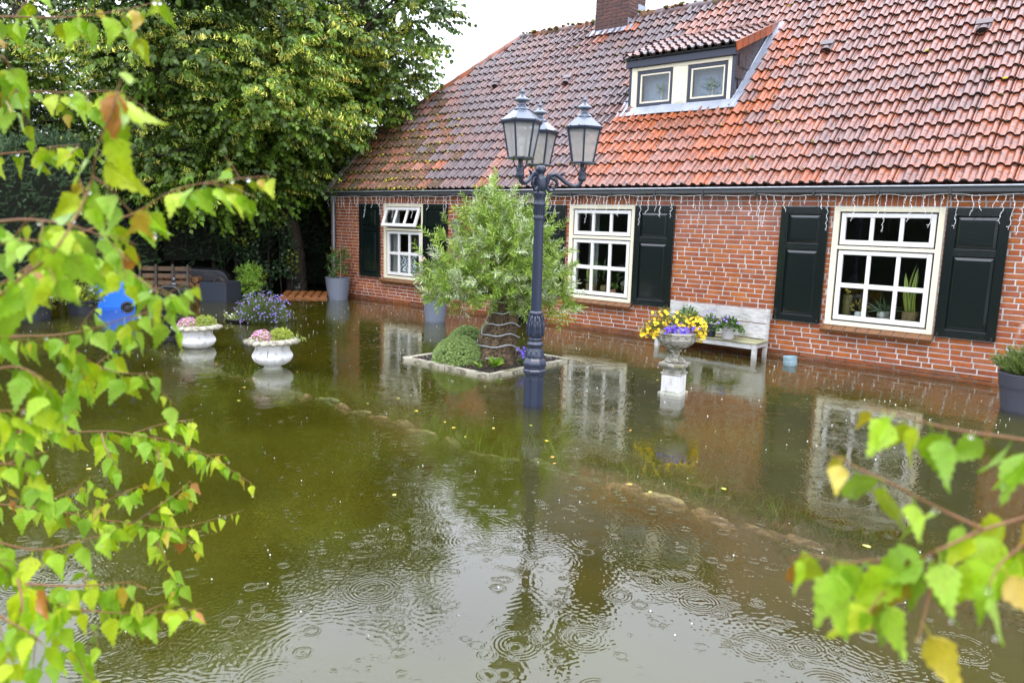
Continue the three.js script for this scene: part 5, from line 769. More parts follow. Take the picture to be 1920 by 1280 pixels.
{ // ---- blue wheeled bin lying half sunk, tubs with yellow-green shrubs
  rnd = RNG(161);
  const blue = mat([0.012, 0.16, 0.80], 0.42, { bumpMap: T.grain, bumpScale: 0.001 }), B = thing('wheeled_bin', 'blue plastic wheeled bin tipped on its side in the water', 'bin', [-5.72, 0, 4.36], 1.16);
  const sh = new THREE.Shape(); sh.moveTo(-0.30, -0.2); sh.lineTo(0.30, -0.2); sh.lineTo(0.32, 0.30); sh.lineTo(0.28, 0.47); sh.lineTo(-0.20, 0.36); sh.lineTo(-0.27, 0.33); sh.closePath();
  part(B, 'bin_body', new THREE.ExtrudeGeometry(sh, { depth: 0.5, bevelEnabled: true, bevelSize: 0.015, bevelThickness: 0.015, bevelSegments: 2 }).translate(0, 0, -0.5), blue); part(B, 'lid_edge', [rspan(-0.33, -0.29, -0.2, 0.35, -0.53, 0.03, 0.01), rspan(-0.2, 0.29, 0.0, 0.02, 0.012, 0.02, 0.004)], blue);
  const wh = part(B, 'wheel', [new THREE.TorusGeometry(0.078, 0.024, 10, 24).translate(0.205, 0.0, 0.03), cyl(0.05, 0.05, 0.03, 0, 0, 0, 16).rotateX(PI / 2).translate(0.205, 0, 0.03)], mat([0.02, 0.02, 0.022], 0.6)); part(wh, 'hub_cap', cyl(0.02, 0.02, 0.02, 0, 0, 0, 12).rotateX(PI / 2).translate(0.205, 0, 0.052), mat([0.05, 0.05, 0.055], 0.5));
  const tubm = mat([0.022, 0.026, 0.034], 0.4);
  const tub = (label, x, z, r) => { const t = thing('round_tub', label, 'plant pot', [x, 0, z]); part(t, 'tub', lathe([[r * 0.8, -0.3], [r * 0.93, 0.0], [r, 0.17], [r + 0.012, 0.172], [r + 0.014, 0.20], [r - 0.015, 0.20], [r - 0.02, 0.17], [0, 0.17]], 40), tubm); return t; };
  tub('black plastic tub of yellow-green laurel right beside the blue bin', -5.33, 4.98, 0.22); tub('black plastic tub of yellow-green laurel further from the blue bin, nearest the street', -5.02, 5.78, 0.25); tub('low black tub in the water at the far left edge of the garden', -4.55, 6.62, 0.26);
  const lf = leafShape(0.085, 0.026, 0.25, 0.15, 0.55), sp = [0, 1].map(() => spray(11, 0.13, lf, { spread: 0.75, tone: 0.3, stem: 0.003 }));
  const sh2 = (label, x, z, r, n, c) => { const t = thing('laurel_shrub', label, 'shrub', [x, 0.17, z]), l = [[], []]; for (let i = 0; i < n; i++) { const d = rdir(), k = rr(0.3, 1), g = rr(0.6, 1.3), y = rnd() < 0.5; l[i % 2].push([aim(V(d.x * r * k, 0.10 + d.y * 0.14 * k, d.z * r * k), d.add(V(0, 0.5, 0)), rr(0.6, 1.05), rr(0, 6)), y ? lin(c[0] * 1.6 * g, c[1] * 1.25 * g, 0.02) : lin(c[0] * g, c[1] * g, c[2] * g)]); } sp.forEach((g, i) => instances(t, 'foliage', g, foliage([1, 1, 1], 0.25, 0.35), l[i])); };
  sh2('yellow-green laurel shrub in the black tub beside the blue bin', -5.33, 4.98, 0.27, 150, [0.16, 0.24, 0.03]); sh2('yellow-green laurel shrub in the black tub nearer the street', -5.02, 5.78, 0.30, 150, [0.18, 0.25, 0.03]); sh2('dark laurel shrub in the low tub at the far left', -4.55, 6.62, 0.27, 110, [0.06, 0.10, 0.03]);
}
{ // ---- pallets, planter boxes and firewood at the back
  rnd = RNG(171);
  const wood = mat([0.17, 0.10, 0.05], 0.7, { map: T.wood, bumpMap: T.woodBump, bumpScale: 0.004 }), gray = mat([0.085, 0.07, 0.058], 0.75, { map: T.wood, bumpMap: T.woodBump, bumpScale: 0.004 }), orange = mat([0.33, 0.12, 0.03], 0.6, { map: T.wood, bumpMap: T.woodBump, bumpScale: 0.004 });
  const P = thing('wooden_pallet', 'dark wooden pallet leaning upright against stacked firewood', 'pallet', [-6.62, -0.1, 3.08], 0.86); const lean = (g) => worldUV(g.rotateX(-0.13), 1.5);
  for (let i = 0; i < 5; i++) part(P, 'board', lean(rspan(-0.47, 0.47, 0.08 + i * 0.135, 0.165 + i * 0.135, 0.02, 0.04)), wood); for (const x of [-0.43, -0.15, 0.15, 0.42]) part(P, 'stringer', lean(rspan(x - 0.022, x + 0.022, 0.0, 0.74, 0.04, 0.09)), gray);
  const W = thing('firewood_stack', 'stack of rough split firewood behind the leaning pallet', 'firewood', [-6.72, -0.2, 3.0], 0.86); const wf = mat([0.36, 0.17, 0.07], 0.8, { map: T.wood });
  for (let r = 0; r < 5; r++) for (let c = 0; c < 9; c++) { const g = new THREE.CylinderGeometry(rr(0.055, 0.068), rr(0.055, 0.068), 0.4, 5).rotateX(PI / 2).rotateZ(rr(0, 6)).translate(-0.5 + c * 0.125 + (r % 2) * 0.05, 0.07 + r * 0.118, -0.28); part(W, 'log', worldUV(g, 3), wf); }
  const B = thing('planter_box', 'square anthracite planter box standing in the water in front of the hedge', 'planter', [-5.93, 0, 2.33], 0.55), an = mat([0.028, 0.034, 0.045], 0.4), s = 0.27;
  part(B, 'box_wall', [rspan(-s, s, -0.28, 0.345, s - 0.02, s, 0.004), rspan(-s, s, -0.28, 0.345, -s, -s + 0.02, 0.004), rspan(-s, -s + 0.02, -0.28, 0.345, -s + 0.02, s - 0.02, 0.004), rspan(s - 0.02, s, -0.28, 0.345, -s + 0.02, s - 0.02, 0.004)], an); part(B, 'soil', span(-s + 0.02, s - 0.02, 0.1, 0.30, -s + 0.02, s - 0.02), mat([0.22, 0.10, 0.04], 0.9, { bumpMap: T.grain, bumpScale: 0.03 })); part(B, 'branch', tube([V(-0.1, 0.3, 0.1), V(0.05, 0.42, 0.15), V(0.22, 0.36, 0.22)], 0.02, 10, 6), gray);
  const K = thing('covered_trailer', 'dark rounded tarpaulin-covered trailer behind the planter box', 'trailer', [-6.85, 0, 2.25], 1.0); const ks = new THREE.Shape(); ks.moveTo(-0.5, -0.2); ks.lineTo(-0.5, 0.36); ks.quadraticCurveTo(-0.48, 0.50, -0.3, 0.51); ks.lineTo(0.3, 0.49); ks.quadraticCurveTo(0.46, 0.47, 0.5, 0.3); ks.lineTo(0.5, -0.2); part(K, 'cover', new THREE.ExtrudeGeometry(ks, { depth: 0.5, bevelEnabled: true, bevelSize: 0.03, bevelThickness: 0.03, bevelSegments: 2 }).translate(0, 0, -0.35), mat([0.03, 0.03, 0.034], 0.5, { bumpMap: T.grain, bumpScale: 0.02 })); part(K, 'rail', rspan(-0.54, 0.54, 0.2, 0.23, 0.18, 0.2, 0.004), M.iron);
  const D = thing('floating_pallet', 'wet orange wooden pallet floating against the house corner', 'pallet', [-5.40, 0.0, 0.80], 0.83); D.rotation.x = 0.09; D.rotation.order = 'YXZ';
  for (let i = 0; i < 6; i++) part(D, 'board', worldUV(rspan(-0.45 + i * 0.155, -0.45 + i * 0.155 + 0.11, 0.05, 0.07, -0.34, 0.30), 1.5), orange); for (const z of [-0.30, 0.0, 0.27]) part(D, 'stringer', worldUV(rspan(-0.46, 0.46, -0.03, 0.05, z - 0.03, z + 0.03), 1.5), orange);
}
// ---------------------------------------------------------------- hedges, trees and ivy
const conifer = (() => { rnd = RNG(181); const lf = leafShape(0.05, 0.011, 0.3, 0.15, 0.5); return [0, 1, 2].map(() => spray(26, 0.24, lf, { spread: 0.55, tone: 0.35, stem: 0.003, droop: 0.15 })); })();
const conM = leafMat([1, 1, 1], 0.55), woodM = mat([0.07, 0.055, 0.04], 0.85, { map: T.bark, bumpMap: T.barkBump, bumpScale: 0.02 });
const green = (a, b, c, lo = 0.6, hi = 1.25) => { const g = rr(lo, hi); return lin(a * g, b * g, c * g); };
function hedge(label, x0, z0, x1, z1, y0, y1, depth, seed, c, dens = 95) { // clipped run of conifers: bare stems below, dense sprays on the face above
  rnd = RNG(seed); const len = Math.hypot(x1 - x0, z1 - z0), t = thing('hedge', label, 'hedge', [x0, 0, z0], Math.atan2(-(z1 - z0), x1 - x0));
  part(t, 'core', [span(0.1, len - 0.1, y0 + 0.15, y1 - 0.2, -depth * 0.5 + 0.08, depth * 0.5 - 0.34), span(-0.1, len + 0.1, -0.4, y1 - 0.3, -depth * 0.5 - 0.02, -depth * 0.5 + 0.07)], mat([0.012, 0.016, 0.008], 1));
  const st = []; for (let x = 0.3; x < len; x += rr(0.5, 0.9)) st.push(limb([V(x, -0.35, rr(-0.1, 0.1)), V(x + rr(-0.1, 0.1), y0 + 0.4, rr(-0.1, 0.1))], [0.06, 0.04], 6)); part(t, 'stems', st, woodM);
  const l = conifer.map(() => []), n = Math.round(len * (y1 - y0) * dens);
  for (let i = 0; i < n; i++) { const x = rr(0, len), y = y0 + (y1 - y0) * rnd(), top = smooth(y, y1 - 0.4, y1), bulge = 0.14 * Math.sin(x * 2.3 + seed) + 0.10 * Math.sin(x * 5.1 + y * 3) + 0.09 * Math.sin(y * 4.3 + x), z = depth * 0.5 * (1 - 0.5 * top) + bulge - 0.25 * rnd(), low = smooth(y, y0 + 0.5, y0); if (rnd() < low * 0.7) continue; l[i % 3].push([aim(V(x, y + bulge * top, z), V(rr(-0.5, 0.5), rr(-0.15, 0.8), 0.9), rr(0.7, 1.25), rr(0, 6)), green(c[0], c[1], c[2], 0.45, 1.35)]); }
  for (let i = 0; i < n * 0.25; i++) { const x = rr(0, len); l[i % 3].push([aim(V(x, y1 - 0.15 + 0.14 * Math.sin(x * 2.3 + seed), rr(-0.5, 0.4) * depth), V(rr(-0.5, 0.5), 1, rr(-0.3, 0.6)), rr(0.7, 1.3), rr(0, 6)), green(c[0], c[1], c[2])]); }
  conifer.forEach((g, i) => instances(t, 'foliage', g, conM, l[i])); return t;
}
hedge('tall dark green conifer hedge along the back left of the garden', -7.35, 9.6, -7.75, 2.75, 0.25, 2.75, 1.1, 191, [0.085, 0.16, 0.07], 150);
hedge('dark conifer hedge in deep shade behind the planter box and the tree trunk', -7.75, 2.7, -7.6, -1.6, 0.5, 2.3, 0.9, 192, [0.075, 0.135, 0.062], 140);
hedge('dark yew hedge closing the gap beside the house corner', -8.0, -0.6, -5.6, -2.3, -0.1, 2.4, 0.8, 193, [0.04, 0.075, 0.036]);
{ // ivy with yellow-green tips on the linden trunk and hedge
  rnd = RNG(201); const lf = leafShape(0.065, 0.055, 0.15, 0.2, 0.4), t = thing('ivy', 'dark glossy ivy with some yellow-green leaves climbing below the linden', 'ivy', [-6.7, 0, 0.9]), it = [], st = [];
  for (let i = 0; i < 2300; i++) { const side = rnd(), y = rr(-0.05, 1.75), a = rr(-0.8, 0.95), f = 0.28 * Math.sin(a * 4 + y * 3) * 0.3 + rr(-0.05, 0.05), p = V(a * 0.72 - 0.3 + f * 0.65, y, a * -0.66 + f * 0.75 + 0.1), hole = Math.sin(a * 7 + y * 2.5) + Math.sin(y * 6 - a * 3); if (hole < -0.6) continue; const yel = hole > 0.9 && rnd() < 0.55; it.push([aim(p, V(rr(-0.6, 0.6), -0.6, rr(-0.2, 0.9)), rr(0.6, 1.25), rr(0, 6)), yel ? green(0.20, 0.25, 0.02) : green(0.04, 0.085, 0.028)]); }
  for (let i = 0; i < 7; i++) { const a = -0.7 + i * 0.24; st.push(limb([V(a * 0.72 - 0.3, -0.3, a * -0.66), V(a * 0.72 - 0.28, 0.7, a * -0.66 + 0.05), V(a * 0.7 - 0.3, 1.7, a * -0.6)], [0.015, 0.012, 0.006], 5)); }
  instances(t, 'leaves', tint(lf, [1, 1, 1]), leafMat([1, 1, 1], 0.3), it); part(t, 'stems', st, woodM);
}
// linden: leaf sprays with hanging pale bracts and flowers
const linden = (() => {
  rnd = RNG(211); const lf = leafShape(0.085, 0.075, 0.18, 0.3, 0.42), br = leafShape(0.09, 0.021, 0.2, 0.3, 0.6), A = [], Bb = [];
  for (let k = 0; k < 4; k++) {
    const gs = [], bs = []; const len = 0.5;
    for (let i = 0; i < 15; i++) { const t = (i + rnd()) / 15, az = (i % 2 ? 1 : -1) * (PI / 2) + rr(-0.6, 0.6), p = V(rr(-0.02, 0.02), len * t, -0.16 * t * t + rr(-0.02, 0.02)), a = rr(0.72, 1.25); gs.push(tint(lf.clone().applyMatrix4(aim(p, V(Math.sin(az) * 0.8, 0.35, -0.75 + rr(-0.3, 0.3)), rr(0.7, 1.15), rr(-0.7, 0.7))), [a * rr(0.9, 1.15), a, a * rr(0.8, 1.1)])); }
    for (let i = 0; i < 13; i++) { const t = (i + rnd()) / 13, p = V(rr(-0.07, 0.07), len * t, -0.16 * t * t - 0.02), a = rr(0.8, 1.2); bs.push(tint(br.clone().applyMatrix4(aim(p, V(rr(-0.6, 0.6), -0.1, -1), rr(0.8, 1.2), rr(0, 6))), [a, a, a])); for (let q = 0; q < 3; q++) bs.push(tint(new THREE.OctahedronGeometry(0.010, 0).translate(p.x + rr(-0.03, 0.03), p.y + rr(-0.03, 0.03), p.z - rr(0.05, 0.1)), [a, a, a * 0.9])); }
    const tw = limb([V(0, 0, 0), V(0, 0.25, -0.04), V(0, 0.5, -0.16)], [0.006, 0.004, 0.002], 4); tint(tw, [0.5, 0.4, 0.3]); gs.push(tw.toNonIndexed()); A.push(merge(gs)); Bb.push(merge(bs));
  }
  return [A, Bb];
})();
function droopy(p, out, s, roll) { // spray frame: +y outwards, -z downwards
  const y = out.clone().normalize(), z = V(0, 1, 0).addScaledVector(y, -y.y).normalize(), x = y.clone().cross(z).normalize(); const m = new THREE.Matrix4().makeBasis(x, y, z).multiply(new THREE.Matrix4().makeRotationY(roll)).scale(V(s, s, s)); m.setPosition(p); return m;
}
const roofY = (x, z) => { if (x < XV - 0.3 || x > XR) return -9; const f = RY + (RZ - z) * Math.tan(TH), b = RY + (z + 6.68) * Math.tan(TH), h = onRoof(XV, HB).y + (x - XV) * (onRoof(XH, SR).y - onRoof(XV, HB).y) / (XH - XV); return Math.min(f, b, h); };
function lindenTree(label, base, lobes, seed, dens, c, bract, fork) {
  rnd = RNG(seed); const t = thing('linden_tree', label, 'tree', base), L = linden[0].map(() => []), Bq = linden[1].map(() => []), B0 = V(...base), limbs = [];
  for (const [x, y, z, r, ry] of lobes) {
    const cen = V(x, y, z), n = Math.round(dens * r * r), heavy = rnd() < 0.5 ? 1 : 0.25, tone = heavy === 1 ? 1.2 : 0.72;
    for (let i = 0; i < n; i++) {
      const d = rdir(); const k = 0.62 + 0.4 * rnd() ** 0.7, p = V(x + d.x * r * k, y + d.y * ry * k, z + d.z * r * k), away = d.dot(camera.position.clone().sub(p).normalize()) < -0.25;
      if (away && rnd() < 0.5) continue; if (p.y < 0.95) continue; if (p.y < roofY(p.x, p.z) + 0.25 || (p.x > -5.9 && p.z < 0.5 && p.z > -6.6 && p.y < 3.0)) continue;
      const out = V(d.x, d.y * 0.35 + 0.10, d.z).add(rdir().multiplyScalar(0.35)), m = droopy(p.sub(B0), out, rr(0.8, 1.25), rr(-0.5, 0.5)), g = rr(0.7, 1.25), q = i % 4;
      L[q].push([m, lin(c[0] * g * tone, c[1] * g * tone, c[2] * g)]);
      if (d.y > -0.35 && rnd() < bract * heavy * smooth(p.y + B0.y, 0.8, 3.4)) Bq[q].push([m, lin(rr(0.66, 0.88), rr(0.74, 0.90), rr(0.10, 0.18))]);
    }
    const f = V(...fork).sub(B0), e = cen.clone().sub(B0), mid = f.clone().lerp(e, 0.5).add(V(rr(-0.2, 0.2), 0.35, rr(-0.2, 0.2))); limbs.push(limb([f, mid, e], [0.10, 0.055, 0.02], 6));
  }
  linden[0].forEach((g, i) => instances(t, 'crown', g, foliage([1, 1, 1], 0.35, 0.42, { specularIntensity: 0.6 }), L[i])); linden[1].forEach((g, i) => instances(t, 'bracts', g, foliage([1, 1, 1], 0.3, 0.6), Bq[i]));
  part(t, 'limbs', limbs, woodM); const f = V(...fork).sub(B0); part(t, 'trunk', limb([V(0, -0.4, 0), V(0.03, 0.4, 0), V(-0.02, 1.2, 0.02), f], [0.26, 0.2, 0.17, 0.13], 14, 0.08), woodM); return t;
}
{
  rnd = RNG(221); const lobes = [], put = (cx, cy, cz, rx, ry, rz, n, lo, hi) => { for (let i = 0; i < n; i++) { const d = rdir(), k = rr(0.55, 0.95), r = rr(lo, hi); lobes.push([cx + d.x * rx * k, cy + d.y * ry * k, cz + d.z * rz * k, r, r * rr(0.55, 0.75)]); } };
  put(-7.4, 4.6, 1.5, 2.8, 2.6, 2.8, 64, 0.65, 1.1); put(-5.9, 5.3, -0.8, 1.5, 1.7, 1.5, 22, 0.5, 0.85); put(-6.6, 2.5, 2.2, 1.2, 0.7, 1.5, 18, 0.45, 0.75); put(-6.6, 3.2, -0.6, 0.9, 1.0, 0.9, 10, 0.5, 0.8); put(-7.0, 6.3, 3.0, 1.6, 1.3, 1.6, 14, 0.6, 0.95);
  for (const [x, y, z] of [[-4.5, 5.6, -1.3], [-4.9, 5.0, -1.2], [-4.4, 6.2, -1.0], [-4.9, 4.4, -0.9], [-5.2, 3.9, -0.7], [-4.3, 6.9, -0.8], [-6.1, 1.95, 1.5], [-5.9, 2.4, 1.0], [-6.3, 2.0, 2.4], [-6.7, 2.1, 3.3]]) lobes.push([x, y, z, 0.6, 0.38]);
  lindenTree('large linden tree in flower with drooping boughs behind the garden, left of the house', [-6.75, 0, 0.15], lobes, 223, 118, [0.105, 0.195, 0.016], 0.85, [-6.9, 2.6, 0.5]);
  rnd = RNG(224); lobes.length = 0; put(-11.6, 4.6, 5.2, 2.6, 2.6, 2.6, 52, 0.65, 1.0); put(-11.0, 2.9, 3.6, 2.0, 0.9, 2.0, 10, 0.5, 0.8);
  lindenTree('smaller, thinner linden tree at the far left with sky showing through its crown', [-11.8, 0, 5.0], lobes, 225, 85, [0.08, 0.14, 0.016], 0.6, [-11.8, 2.4, 5.0]);
  const pole = thing('utility_pole', 'dark brown wooden pole standing behind the hedge in front of the thin linden', 'pole', [-9.75, 0, 4.25]); part(pole, 'shaft', limb([V(0, -0.3, 0), V(0.02, 3, 0), V(-0.03, 6.5, 0)], [0.12, 0.105, 0.09], 12), mat([0.045, 0.035, 0.03], 0.7, { map: T.wood }));
}
function tallConifer(label, x, z, h, r, seed, c, gy = 0) { rnd = RNG(seed); const t = thing('conifer', label, 'tree', [x, gy, z]), l = conifer.map(() => []), n = Math.round(900 * h * r); for (let i = 0; i < n; i++) { const y = h * (1 - Math.sqrt(rnd())), a = rr(0, 2 * PI), R = r * (1 - y / h) ** 0.7 * rr(0.6, 1) * (1 + 0.2 * Math.sin(a * 4 + y * 3)) + 0.08; l[i % 3].push([aim(V(Math.cos(a) * R, y, Math.sin(a) * R), V(Math.cos(a), rr(-0.2, 0.5), Math.sin(a)), rr(1.1, 1.9), rr(0, 6)), green(...c, 0.5, 1.35)]); } conifer.forEach((g, i) => instances(t, 'crown', g, conM, l[i])); part(t, 'trunk', limb([V(0, -0.4, 0), V(0, h * 0.9, 0)], [0.12, 0.02], 8), woodM); return t; }
tallConifer('dark blue-green conifer rising above the hedge at the far left', -8.7, 6.15, 3.6, 1.0, 231, [0.05, 0.10, 0.06]);
tallConifer('dark green conifer behind the hedge, next to the utility pole', -9.0, 3.4, 3.2, 1.1, 232, [0.05, 0.09, 0.045]);
// far side of the street behind the photographer: what the windows mirror
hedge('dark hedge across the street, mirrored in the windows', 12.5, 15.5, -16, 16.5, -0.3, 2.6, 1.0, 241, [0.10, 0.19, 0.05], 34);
for (const [i, [x, z, h, r]] of [[-13, 18, 7, 2.6], [-7.5, 18.5, 8, 2.8], [-2, 18, 6.5, 2.6], [4, 18.8, 7.5, 2.8], [10, 18, 7, 2.6], [14.5, 12, 6.5, 2.4]].entries()) { const t = tallConifer(['broad dark conifer at the left end of the row across the street', 'tallest conifer of the row across the street', 'low conifer in the middle of the row across the street', 'conifer across the street opposite the lamp', 'conifer across the street opposite the right window', 'conifer at the right-hand street corner'][i], x, z, h, r, 250 + i, [0.08, 0.15, 0.04]); for (const o of t.children) if (o.isInstancedMesh) o.count = Math.round(o.count * 0.22); }
// ---------------------------------------------------------------- things on the window ledges
{
  rnd = RNG(301); const basketM = mat([0.36, 0.26, 0.12], 0.8, { map: T.wood, bumpMap: T.woodBump, bumpScale: 0.006 }), LY = 0.553;
  const blade = (h, w) => { const g = new THREE.PlaneGeometry(w, h, 2, 8).translate(0, h / 2, 0), p = g.attributes.position; for (let i = 0; i < p.count; i++) { const t = p.getY(i) / h; p.setX(i, p.getX(i) * (1 - t ** 3) * (0.75 + 0.5 * t)); p.setZ(i, 0.3 * p.getX(i) * Math.sign(p.getX(i)) + 0.05 * Math.sin(t * 3)); } const k = g.toNonIndexed(), q = k.attributes.position, c = []; for (let i = 0; i < q.count; i++) { const e = Math.abs(q.getX(i)) > 0.004 ? 1 : 0; c.push(...(e ? [0.42, 0.45, 0.07] : [0.05, 0.13, 0.03])); } k.setAttribute('color', new THREE.Float32BufferAttribute(c, 3)); k.computeVertexNormals(); return k; };
  const snake = (label, x, z, n, h, r) => { const t = thing('snake_plant', label, 'house plant', [x, LY, z]); part(t, 'basket', [lathe([[0, 0], [r * 0.9, 0], [r, 0.02], [r * 1.04, 0.08], [r, 0.135], [r * 0.9, 0.137], [r * 0.85, 0.12], [0, 0.12]], 24), ...[0.02, 0.045, 0.07, 0.095, 0.12].map((y) => new THREE.TorusGeometry(r * 1.01, 0.008, 5, 24).rotateX(PI / 2).translate(0, y, 0))], basketM); for (let i = 0; i < n; i++) { const hh = h * rr(0.65, 1.05), g = blade(hh, 0.05), o = part(t, 'leaf', g, leafMat([1, 1, 1], 0.4)); o.position.set(rr(-0.5, 0.5) * r, 0.1, rr(-0.4, 0.4) * r); o.rotation.set(rr(-0.1, 0.12), rr(-1, 1), rr(-0.18, 0.18)); } };
  snake('tall yellow-edged snake plant in a woven basket in the right window', 5.43, -0.22, 9, 0.60, 0.085);
  snake('yellow-edged snake plant in a woven basket in the window behind the bench urn', 0.86, -0.22, 7, 0.46, 0.08);
  const potted = (name, label, x, z, r, h, m, leaf, n, pr, c, up = 0.4) => { const t = thing(name, label, 'house plant', [x, LY, z]); part(t, 'pot', lathe([[0, 0], [r * 0.72, 0], [r * 1.0, h * 0.5], [r * 0.92, h], [r * 0.84, h], [r * 0.8, h * 0.85], [0, h * 0.85]], 24), m); const it = []; for (let i = 0; i < n; i++) { const d = rdir(); it.push([aim(V(d.x * pr * 0.4, h + Math.abs(d.y) * pr * 0.6, d.z * pr * 0.4), d.add(V(0, up, 0)), rr(0.7, 1.2), rr(0, 6)), green(...c)]); } instances(t, 'leaves', tint(leaf, [1, 1, 1]), leafMat([1, 1, 1], 0.4), it); return t; };
  const wp = mat([0.6, 0.62, 0.62], 0.35, { map: T.stone });
  potted('spider_plant', 'arching spider plant in a pale patterned pot, middle of the right window', 5.14, -0.2, 0.075, 0.11, wp, leafShape(0.17, 0.014, 0.3, 0.7), 40, 0.06, [0.06, 0.10, 0.05], 0.7);
  potted('croton', 'small yellow-leaved plant in a white pot in the right window', 4.86, -0.2, 0.05, 0.08, mat([0.7, 0.7, 0.68], 0.4), leafShape(0.06, 0.022), 34, 0.2, [0.26, 0.2, 0.03], 0.6);
  const vs = thing('glass_vase', 'tall streaked glass vase at the left of the right window', 'vase', [4.715, LY, -0.2]); part(vs, 'vase_body', lathe([[0, 0], [0.05, 0], [0.055, 0.28], [0.05, 0.28], [0.045, 0.01], [0, 0.01]], 20), mat([0.20, 0.17, 0.06], 0.2, { map: T.wood })); part(vs, 'yellow_sprig', [...Array(14)].map(() => ball(0.012, rr(-0.03, 0.03), 0.3 + rr(0, 0.07), rr(-0.03, 0.03), 6, 5)), mat([0.55, 0.42, 0.03], 0.6));
  potted('small_succulent', 'little bushy succulent in a terracotta pot in the middle window', 1.27, -0.2, 0.055, 0.07, mat([0.45, 0.22, 0.12], 0.7), leafShape(0.07, 0.02), 46, 0.12, [0.10, 0.17, 0.03], 0.9);
  potted('kalanchoe', 'small flowering pot plant at the right of the middle window', 1.53, -0.2, 0.055, 0.075, mat([0.42, 0.25, 0.17], 0.6), leafShape(0.05, 0.03), 60, 0.16, [0.13, 0.13, 0.04], 0.5);
  potted('corn_plant', 'thin upright green house plant in the middle pane of the middle window', 1.08, -0.25, 0.06, 0.12, basketM, leafShape(0.12, 0.02, 0.3, 0.4), 30, 0.5, [0.06, 0.13, 0.03], 0.9);
  const rk = thing('grey_ornament', 'grey driftwood ornament beside the flowering pot plant in the middle window', 'ornament', [1.42, LY, -0.3]); part(rk, 'driftwood', [...Array(7)].map((_, i) => limb([V(rr(-0.1, 0.1), 0.02 + 0.02 * i, rr(-0.05, 0.05)), V(rr(-0.05, 0.05), 0.1 + 0.02 * i, 0), V(rr(-0.12, 0.12), 0.06 + rr(0, 0.16), rr(-0.05, 0.05))], [0.03, 0.025, 0.01], 7)), mat([0.30, 0.32, 0.33], 0.8, { map: T.bark }));
  // dormer plants: two small standard topiaries
  for (const [i, x] of [1.255, 2.13].entries()) { const t = thing('topiary', ['pale little palm in the left dormer window', 'pale little palm in the right dormer window'][i], 'house plant', [x, 3.49, -1.36]); part(t, 'pot', lathe([[0, 0], [0.035, 0], [0.045, 0.06], [0, 0.055]], 16), wp); part(t, 'stem', [limb([V(0, 0.05, 0), V(0.01, 0.22, 0)], [0.012, 0.009], 6), ...[0.08, 0.12, 0.16, 0.2].map((y) => ball(0.014, 0, y, 0, 6, 5))], mat([0.45, 0.45, 0.42], 0.7)); const it = []; for (let k = 0; k < 60; k++) { const d = rdir(); it.push([aim(V(d.x * 0.02, 0.25 + d.y * 0.02, d.z * 0.02), d.add(V(0, 0.25, 0)), rr(0.7, 1.1), rr(0, 6)), green(0.25, 0.33, 0.2)]); } instances(t, 'leaves', tint(leafShape(0.11, 0.018, 0.2, 0.5), [1, 1, 1]), leafMat([1, 1, 1]), it); }
  // lace and blinds in the left window
  const lace = tex(256, (u, v) => { const a = Math.sin(u * 2 * PI * 6) * Math.sin(v * 2 * PI * 5), b = Math.hypot(u - 0.5, v - 0.5), q = Math.sin(b * 60) * 0.5 + Math.sin(Math.atan2(v - 0.5, u - 0.5) * 12) * 0.5; return q + a * 0.4 + 0.35 * (fbm(u, v, 40, 2, 311) - 0.5) * 3 > -0.1 || v < 0.04 || v > 0.93 ? 1 : 0; }); lace.wrapS = lace.wrapT = THREE.ClampToEdgeWrapping;
  const lc = thing('lace_curtain', 'white crocheted lace panel hanging in the lower left window', 'curtain', [-3.36, 0.61, -0.10]); const lg = new THREE.PlaneGeometry(0.52, 0.37, 40, 1).translate(0, 0.185, 0), lp = lg.attributes.position; for (let i = 0; i < lp.count; i++) lp.setZ(i, 0.012 * Math.sin(lp.getX(i) * 40)); lg.computeVertexNormals(); part(lc, 'lace', lg, mat([0.72, 0.76, 0.80], 0.9, { alphaMap: lace, alphaTest: 0.5, side: THREE.DoubleSide })); part(lc, 'rod', cyl(0.006, 0.006, 0.56, 0, 0, 0, 8).rotateZ(PI / 2).translate(0, 0.372, 0), M.white);
  const bl = thing('window_blind', 'half closed dark slatted blind in the right part of the left window', 'blind', [-3.05, 0.56, -0.16]); for (let i = 0; i < 30; i++) part(bl, 'slat', box(0.52, 0.002, 0.024, 0, 0.02 + i * 0.026, 0).rotateX(0), M.ledge);
  const vc = thing('curtain', 'grey curtain drawn to the left side of the left window', 'curtain', [-3.72, 0.56, -0.14]); const cg = new THREE.PlaneGeometry(0.2, 1.26, 30, 1).translate(0, 0.63, 0), cp = cg.attributes.position; for (let i = 0; i < cp.count; i++) cp.setZ(i, 0.02 * Math.sin(cp.getX(i) * 90)); cg.computeVertexNormals(); part(vc, 'fabric', cg, mat([0.30, 0.30, 0.29], 0.9, { side: THREE.DoubleSide })); part(vc, 'rail', cyl(0.008, 0.008, 0.22, 0, 0, 0, 8).rotateZ(PI / 2).translate(0, 1.262, 0), M.white);
  const c2 = thing('curtain', 'grey curtain at the left edge inside the middle window', 'curtain', [0.72, 0.56, -0.44]); part(c2, 'fabric', cg.clone(), mat([0.34, 0.37, 0.38], 0.9, { side: THREE.DoubleSide })); part(c2, 'rail', cyl(0.008, 0.008, 0.22, 0, 0, 0, 8).rotateZ(PI / 2).translate(0, 1.262, 0), M.white);
}
